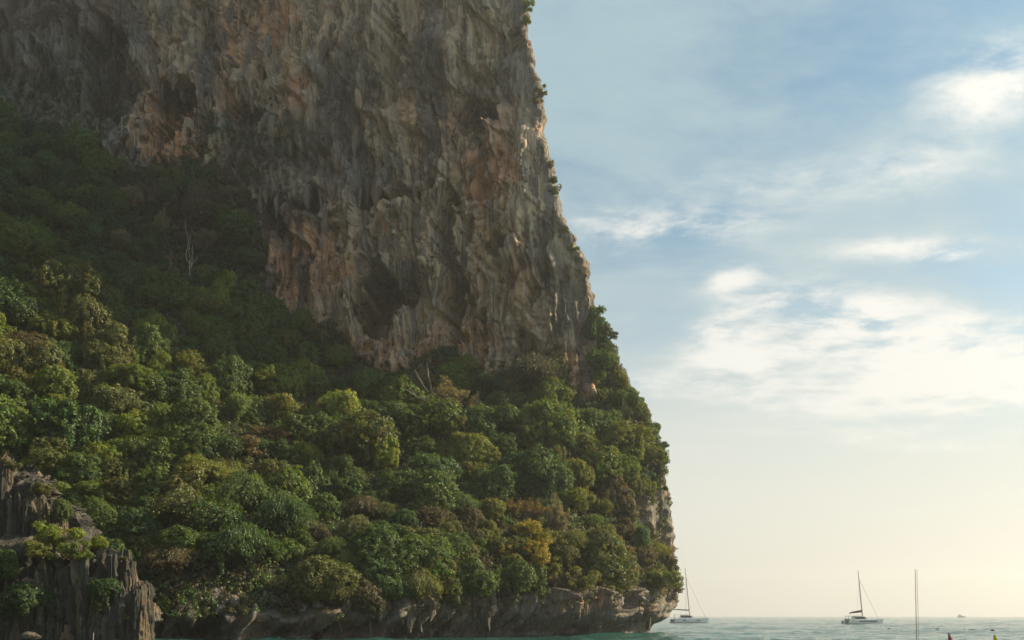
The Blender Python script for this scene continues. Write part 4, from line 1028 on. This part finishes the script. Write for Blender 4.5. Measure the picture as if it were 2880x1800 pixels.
def catamaran(name, label, loc, rz, L, mast_h, rake, boom, stripe, bag_mat, boom_len, boom_rise, orange):
    root = empty(name, loc, rz); tag(root, label, 'catamaran', 'catamarans anchored off the cliff')
    k = L / 12.0
    for sy in (-1, 1):
        mb = MB()
        mb.rings([[(p[0], p[1] + sy * 2.6 * k, p[2]) for p in r] for r in hull_rings(L, .85 * k, -.6, 1.75 * k, 1.25 * k)])
        h = mb.build('hull', M_WHITE, root)
        if sy < 0:
            if stripe:
                MB().box((1.2 * k, -2.6 * k - .86 * k, 1.05 * k), (5.6 * k, .06, .34 * k)).build('window_stripe', M_NAVY, h)
            else:
                for wx in (-1.6, 2.7): MB().box((wx * k, -2.6 * k - .85 * k, .95 * k), (.95 * k, .06, .24 * k)).build('porthole', M_GLASS, h)
            MB().box((-.2 * k, -2.6 * k - .80 * k, .10), (11.0 * k, .16, .16)).build('boot_stripe', M_NAVY, h)
            MB().box((-L * .5 + .5 * k, -2.6 * k - .80 * k, .85 * k), (1.2 * k, .2, .9 * k)).build('stern_quarter', M_CANVAS, h)
    MB().box((-.8 * k, 0, 1.05 * k), (7.6 * k, 4.6 * k, .7 * k)).build('bridge_deck', M_SHADE, root)
    # stepped cabin with sloping front
    s_ = [[(-2.9 * k, y, z) if False else (x, y, z) for (x, y, z) in ring] for ring in (
        [(-3.2 * k, -2.3 * k, 1.4 * k), (2.0 * k, -2.2 * k, 1.4 * k), (2.0 * k, 2.2 * k, 1.4 * k), (-3.2 * k, 2.3 * k, 1.4 * k)],
        [(-3.0 * k, -2.15 * k, 2.0 * k), (1.5 * k, -2.0 * k, 2.0 * k), (1.5 * k, 2.0 * k, 2.0 * k), (-3.0 * k, 2.15 * k, 2.0 * k)],
        [(-2.8 * k, -2.0 * k, 2.62 * k), (.3 * k, -1.8 * k, 2.62 * k), (.3 * k, 1.8 * k, 2.62 * k), (-2.8 * k, 2.0 * k, 2.62 * k)])]
    cab = MB().rings(s_).build('cabin', M_WHITE, root)
    MB().rings([[(-2.85 * k, -2.2 * k, 1.75 * k), (.95 * k, -2.12 * k, 1.75 * k), (.95 * k, 2.12 * k, 1.75 * k), (-2.85 * k, 2.2 * k, 1.75 * k)], [(-2.75 * k, -2.1 * k, 2.45 * k), (.35 * k, -1.95 * k, 2.45 * k), (.35 * k, 1.95 * k, 2.45 * k), (-2.75 * k, 2.1 * k, 2.45 * k)]]).build('window', M_GLASS, cab)
    MB().box((-2.6 * k, 0, 2.74 * k), (4.6 * k, 4.4 * k, .14 * k)).build('hardtop', M_WHITE if not stripe else M_SHADE, root)
    pm = MB()
    for y in (-2.0, 2.0): pm.tube([(-4.7 * k, y * k, 1.4 * k), (-4.7 * k, y * k, 2.7 * k)], .06, 5)
    pm.build('hardtop_post', M_ALU, root)
    MB().box((4.3 * k, 0, 1.45 * k), (3.2 * k, 4.2 * k, .04)).build('trampoline', M_CANVAS, root)
    MB().tube([(5.4 * k, -2.6 * k, 1.55 * k), (5.4 * k, 2.6 * k, 1.55 * k)], .1, 6).build('cross_beam', M_ALU, root)
    mx = .2 * k; zb = 2.7 * k; tx = mx - (mast_h - zb) * math.tan(rake)
    def onmast(z): return mx - (z - zb) * math.tan(rake)
    MB().tube([(mx, 0, zb - .2), (onmast(mast_h * .6), 0, mast_h * .6), (tx, 0, mast_h)], [.17, .15, .10], 7).build('mast', M_ALU, root)
    MB().tube([(onmast(boom), 0, boom), (onmast(boom) - boom_len, 0, boom + boom_rise)], .10, 6).build('boom', M_ALU, root)
    bx = onmast(boom); q = []
    for t, hh in ((0, .75 if stripe else .35), (.4, .6 if stripe else .32), (.75, .5 if stripe else .3), (1, .18)):
        z0 = boom + boom_rise * t; q.append([(bx - boom_len * t, -.24, z0 + .05), (bx - boom_len * t, -.16, z0 + hh * k), (bx - boom_len * t, .16, z0 + hh * k), (bx - boom_len * t, .24, z0 + .05)])
    MB().rings(q).build('sail_bag', bag_mat, root)
    MB().tube([(onmast(mast_h * .84), 0, mast_h * .84), (5.4 * k, 0, 1.6 * k)], .045, 4).build('forestay', M_WIRE, root)
    sm = MB()
    for y in (-2.7, 2.7): sm.tube([(onmast(mast_h * .84), 0, mast_h * .84), (mx - 1.2 * k, y * k, 1.6 * k)], .02, 4)
    sm.build('shroud', M_WIRE, root)
    rl = MB()
    for sy in (-1, 1):
        for x in (-4.8, -3.2, 2.6, 4.0, 5.2): rl.tube([(x * k, sy * 3.2 * k * (1 if x < 4 else .93), 1.4 * k), (x * k, sy * 3.2 * k * (1 if x < 4 else .93), 2.1 * k)], .022, 4)
        rl.tube([(2.6 * k, sy * 3.2 * k, 2.1 * k), (4.0 * k, sy * 3.2 * k, 2.1 * k), (5.2 * k, sy * 2.98 * k, 2.1 * k)], .022, 4)
    rl.build('railing', M_ALU, root)
    if orange: MB().rings([[(.2 * k, -1.6 * k, 2.0 * k), (1.7 * k, -1.4 * k, 1.75 * k), (1.7 * k, 1.4 * k, 1.75 * k), (.2 * k, 1.6 * k, 2.0 * k)], [(.2 * k, -1.2 * k, 2.62 * k), (1.1 * k, -1.1 * k, 2.3 * k), (1.1 * k, 1.1 * k, 2.3 * k), (.2 * k, 1.2 * k, 2.62 * k)]]).build('orange_cover', M_ORANGE, root)
    else:
        MB().box((-4.9 * k, -1.0 * k, 1.55 * k), (1.5 * k, 2.2 * k, .5 * k), .8).build('dinghy', M_CANVAS, root)
    return root
p = at(1938, 1732, 367); catamaran('catamaran', 'white catamaran with slim boom and orange cover just right of the cliff foot', (p[0], p[1], 0), R(-6), 13.6, 20.4, R(5.6), 4.6, False, M_CANVAS, 5.8, .35, True)
p = at(2424, 1732, 315); catamaran('catamaran', 'white catamaran with dark side stripe and black sail bag in open water', (p[0], p[1], 0), R(-6), 11.6, 17.1, R(5.4), 3.9, True, M_DARK, 4.0, -.45, False)

# motor yacht on the horizon
p = at(2703, 1732, 1500); y_ = empty('motor_yacht', (p[0], p[1], 0), R(-10)); tag(y_, 'tiny bluish motor yacht on the horizon at the right', 'motor yacht')
MB().rings([[(x, -hw, top), (x, 0, -.5), (x, hw, top)] for x, hw, top in ((-5.5, 1.9, 1.6), (-2, 2.1, 1.7), (2, 1.9, 2.0), (4.5, 1.0, 2.4), (6.0, .1, 2.7))]).build('hull', M_SHADE, y_)
MB().box((-1.5, 0, 2.5), (5.5, 3.2, 1.8), .85).build('cabin', M_SHADE, y_)
MB().box((-2.2, 0, 4.0), (4.0, 2.8, .9), .8).build('flybridge', M_SHADE, y_)
MB().tube([(-2.8, 0, 4.3), (-3.2, 0, 6.0)], .12, 5).build('mast', M_ALU, y_)

# poles, pennants, floats
def pole_at(px_t, py_t, px_b, Y, name, label, cat, rad, mat):
    a = at(px_t, py_t, Y); b = at(px_b, 1800, Y); t = (a[2] + 1.2) / (a[2] - b[2]); base = a + (b - a) * t
    root = empty(name, base); tag(root, label, cat)
    MB().tube([(0, 0, 0), (a - base) * .5, a - base], [rad, rad * .85, rad * .55], 7).build('shaft', mat, root)
    return root, a - base
r_, tip = pole_at(2574, 1601, 2578, 40, 'mast_pole', 'tall thin pole rising from the bottom edge right of the black-sail catamaran', 'pole', .021, M_POLE)
MB().tube([tip * .0 + np.array([.02, 0, 0]), tip * .55 + np.array([.085, 0, 0]), tip + np.array([.07, 0, -.02])], .008, 4).build('halyard', M_WIRE, r_)
MB().tube([tip * .06, tip * .40], [.037, .034], 7).build('painted_foot', M_TEAL, r_)
pole_at(263, 1779, 262, 34, 'mooring_pole', 'short pale pole at the bottom edge in front of the left outcrop', 'pole', .022, M_PALE)

def pennant(px, py, pxb, Y, name, label, mat, mat2):
    """a cloth tied round the head of a pole and hanging in folds"""
    a = at(px, py, Y); root = empty(name, (a[0], a[1], -1.0)); tag(root, label, 'pennant', 'cloth pennants at the bottom edge')
    h = a[2] + 1.0; MB().tube([(0, 0, 0), (0, 0, h - .02)], .018, 6).build('pole', M_POLE, root)
    wdt = (pxb - px) / FP * Y; gl = 20 / FP * Y
    rings = []
    for t in np.linspace(0, 1, 9):
        z = h - t * gl * 4.5; wd = wdt * min(1.0 + .2 * t, t * 4.5 * .95 + .08)
        rings.append([(-.02 - .06 * wd, -.03, z), (wd * .25, -.06 - .04 * math.sin(t * 9), z), (wd * .6, .03, z - .01), (wd, -.02, z - .03), (wd * .6, .06, z - .01), (wd * .25, .05, z)])
    c = MB().rings(rings).build('cloth', mat, root)
    if mat2:
        MB().rings([[(x - .015, y - .035, z - gl * .55) for (x, y, z) in [(r[0][0] + .02, r[0][1], r[0][2]), (r[1][0] * .55, r[1][1], r[1][2]), (r[1][0] * .5, r[1][1] + .03, r[1][2]), (r[0][0] + .03, r[0][1] + .03, r[0][2])]] for r in rings]).build('band', mat2, c)
pennant(2668, 1780, 2681, 26, 'pennant', 'pink and purple cloth hanging from a pole at the bottom edge', M_PINK, M_PURPLE)
pennant(2796, 1786, 2813, 26, 'pennant', 'bright yellow cloth hanging from a pole at the bottom right', M_YELLOW, None)

f_me = MB().rings([[(math.cos(t) * r * 1.3, math.sin(t) * r, z) for t in np.linspace(0, 6.283, 9)[:-1]] for r, z in ((.14, -.40), (.38, -.22), (.44, .05), (.34, .22), (.12, .30))]).mesh('float', M_BUOY, True)
ring_me = MB().tube([(0, 0, .28), (0, 0, .38), (.07, 0, .40)], .03, 5).mesh('ring', M_WIRE)
for i, (px, py, lb) in enumerate([(2502, 1773, 'dark mooring float below the bow of the black-sail catamaran'), (2638, 1774, 'dark mooring float just left above the pink cloth'), (2715, 1776, 'dark mooring float under the motor yacht, leftmost of three close together'),
                                 (2756, 1776, 'dark mooring float in the middle of three close together'), (2792, 1777, 'dark mooring float above the yellow cloth')]):
    Y = CH * FP / (py + 1 - HY); p = at(px, HY, Y)
    b = empty('mooring_float', (p[0], p[1], .16), .4 * i); tag(b, lb, 'float', 'mooring floats on the water')
    link(bpy.data.objects.new('float', f_me), b); link(bpy.data.objects.new('ring', ring_me), b)

# pale boulder at the waterline
def boulder(name, label, px, py, Y, sz):
    g = np.random.default_rng(int(px)); n = 14; rings = []
    for i, ph in enumerate(np.linspace(-.5, 1.45, 8)):
        rings.append([(math.cos(t) * math.cos(ph) * sz[0] * (1 + .18 * math.sin(2 * t + i) + g.normal(0, .06)), math.sin(t) * math.cos(ph) * sz[1] * (1 + g.normal(0, .06)), math.sin(ph) * sz[2] * (1 + .1 * g.normal())) for t in np.linspace(0, 6.283, n, endpoint=False)])
    o = MB().rings(rings).build(name, M_SLAB); p = at(px, py, Y); o.location = (p[0], p[1], p[2]); tag(o, label, 'boulder'); return o
boulder('boulder', 'low pale boulder at the water below the left outcrop', 82, 1790, 92, (1.0, .8, .42))

# ------------------------------------------------------------------ sea air
m, t = mat_new('sea_air')
v = t.add('ShaderNodeVolumePrincipled'); v.inputs['Color'].default_value = (.90, .93, .95, 1); v.inputs['Density'].default_value = HAZE; v.inputs['Anisotropy'].default_value = .52
o_ = t.add('ShaderNodeOutputMaterial'); t.l.new(v.outputs[0], o_.inputs['Volume'])
hz_ = MB().box((0, 1825, 86), (7000, 4350, 178)).build('haze', m); tag(hz_, kind='stuff')
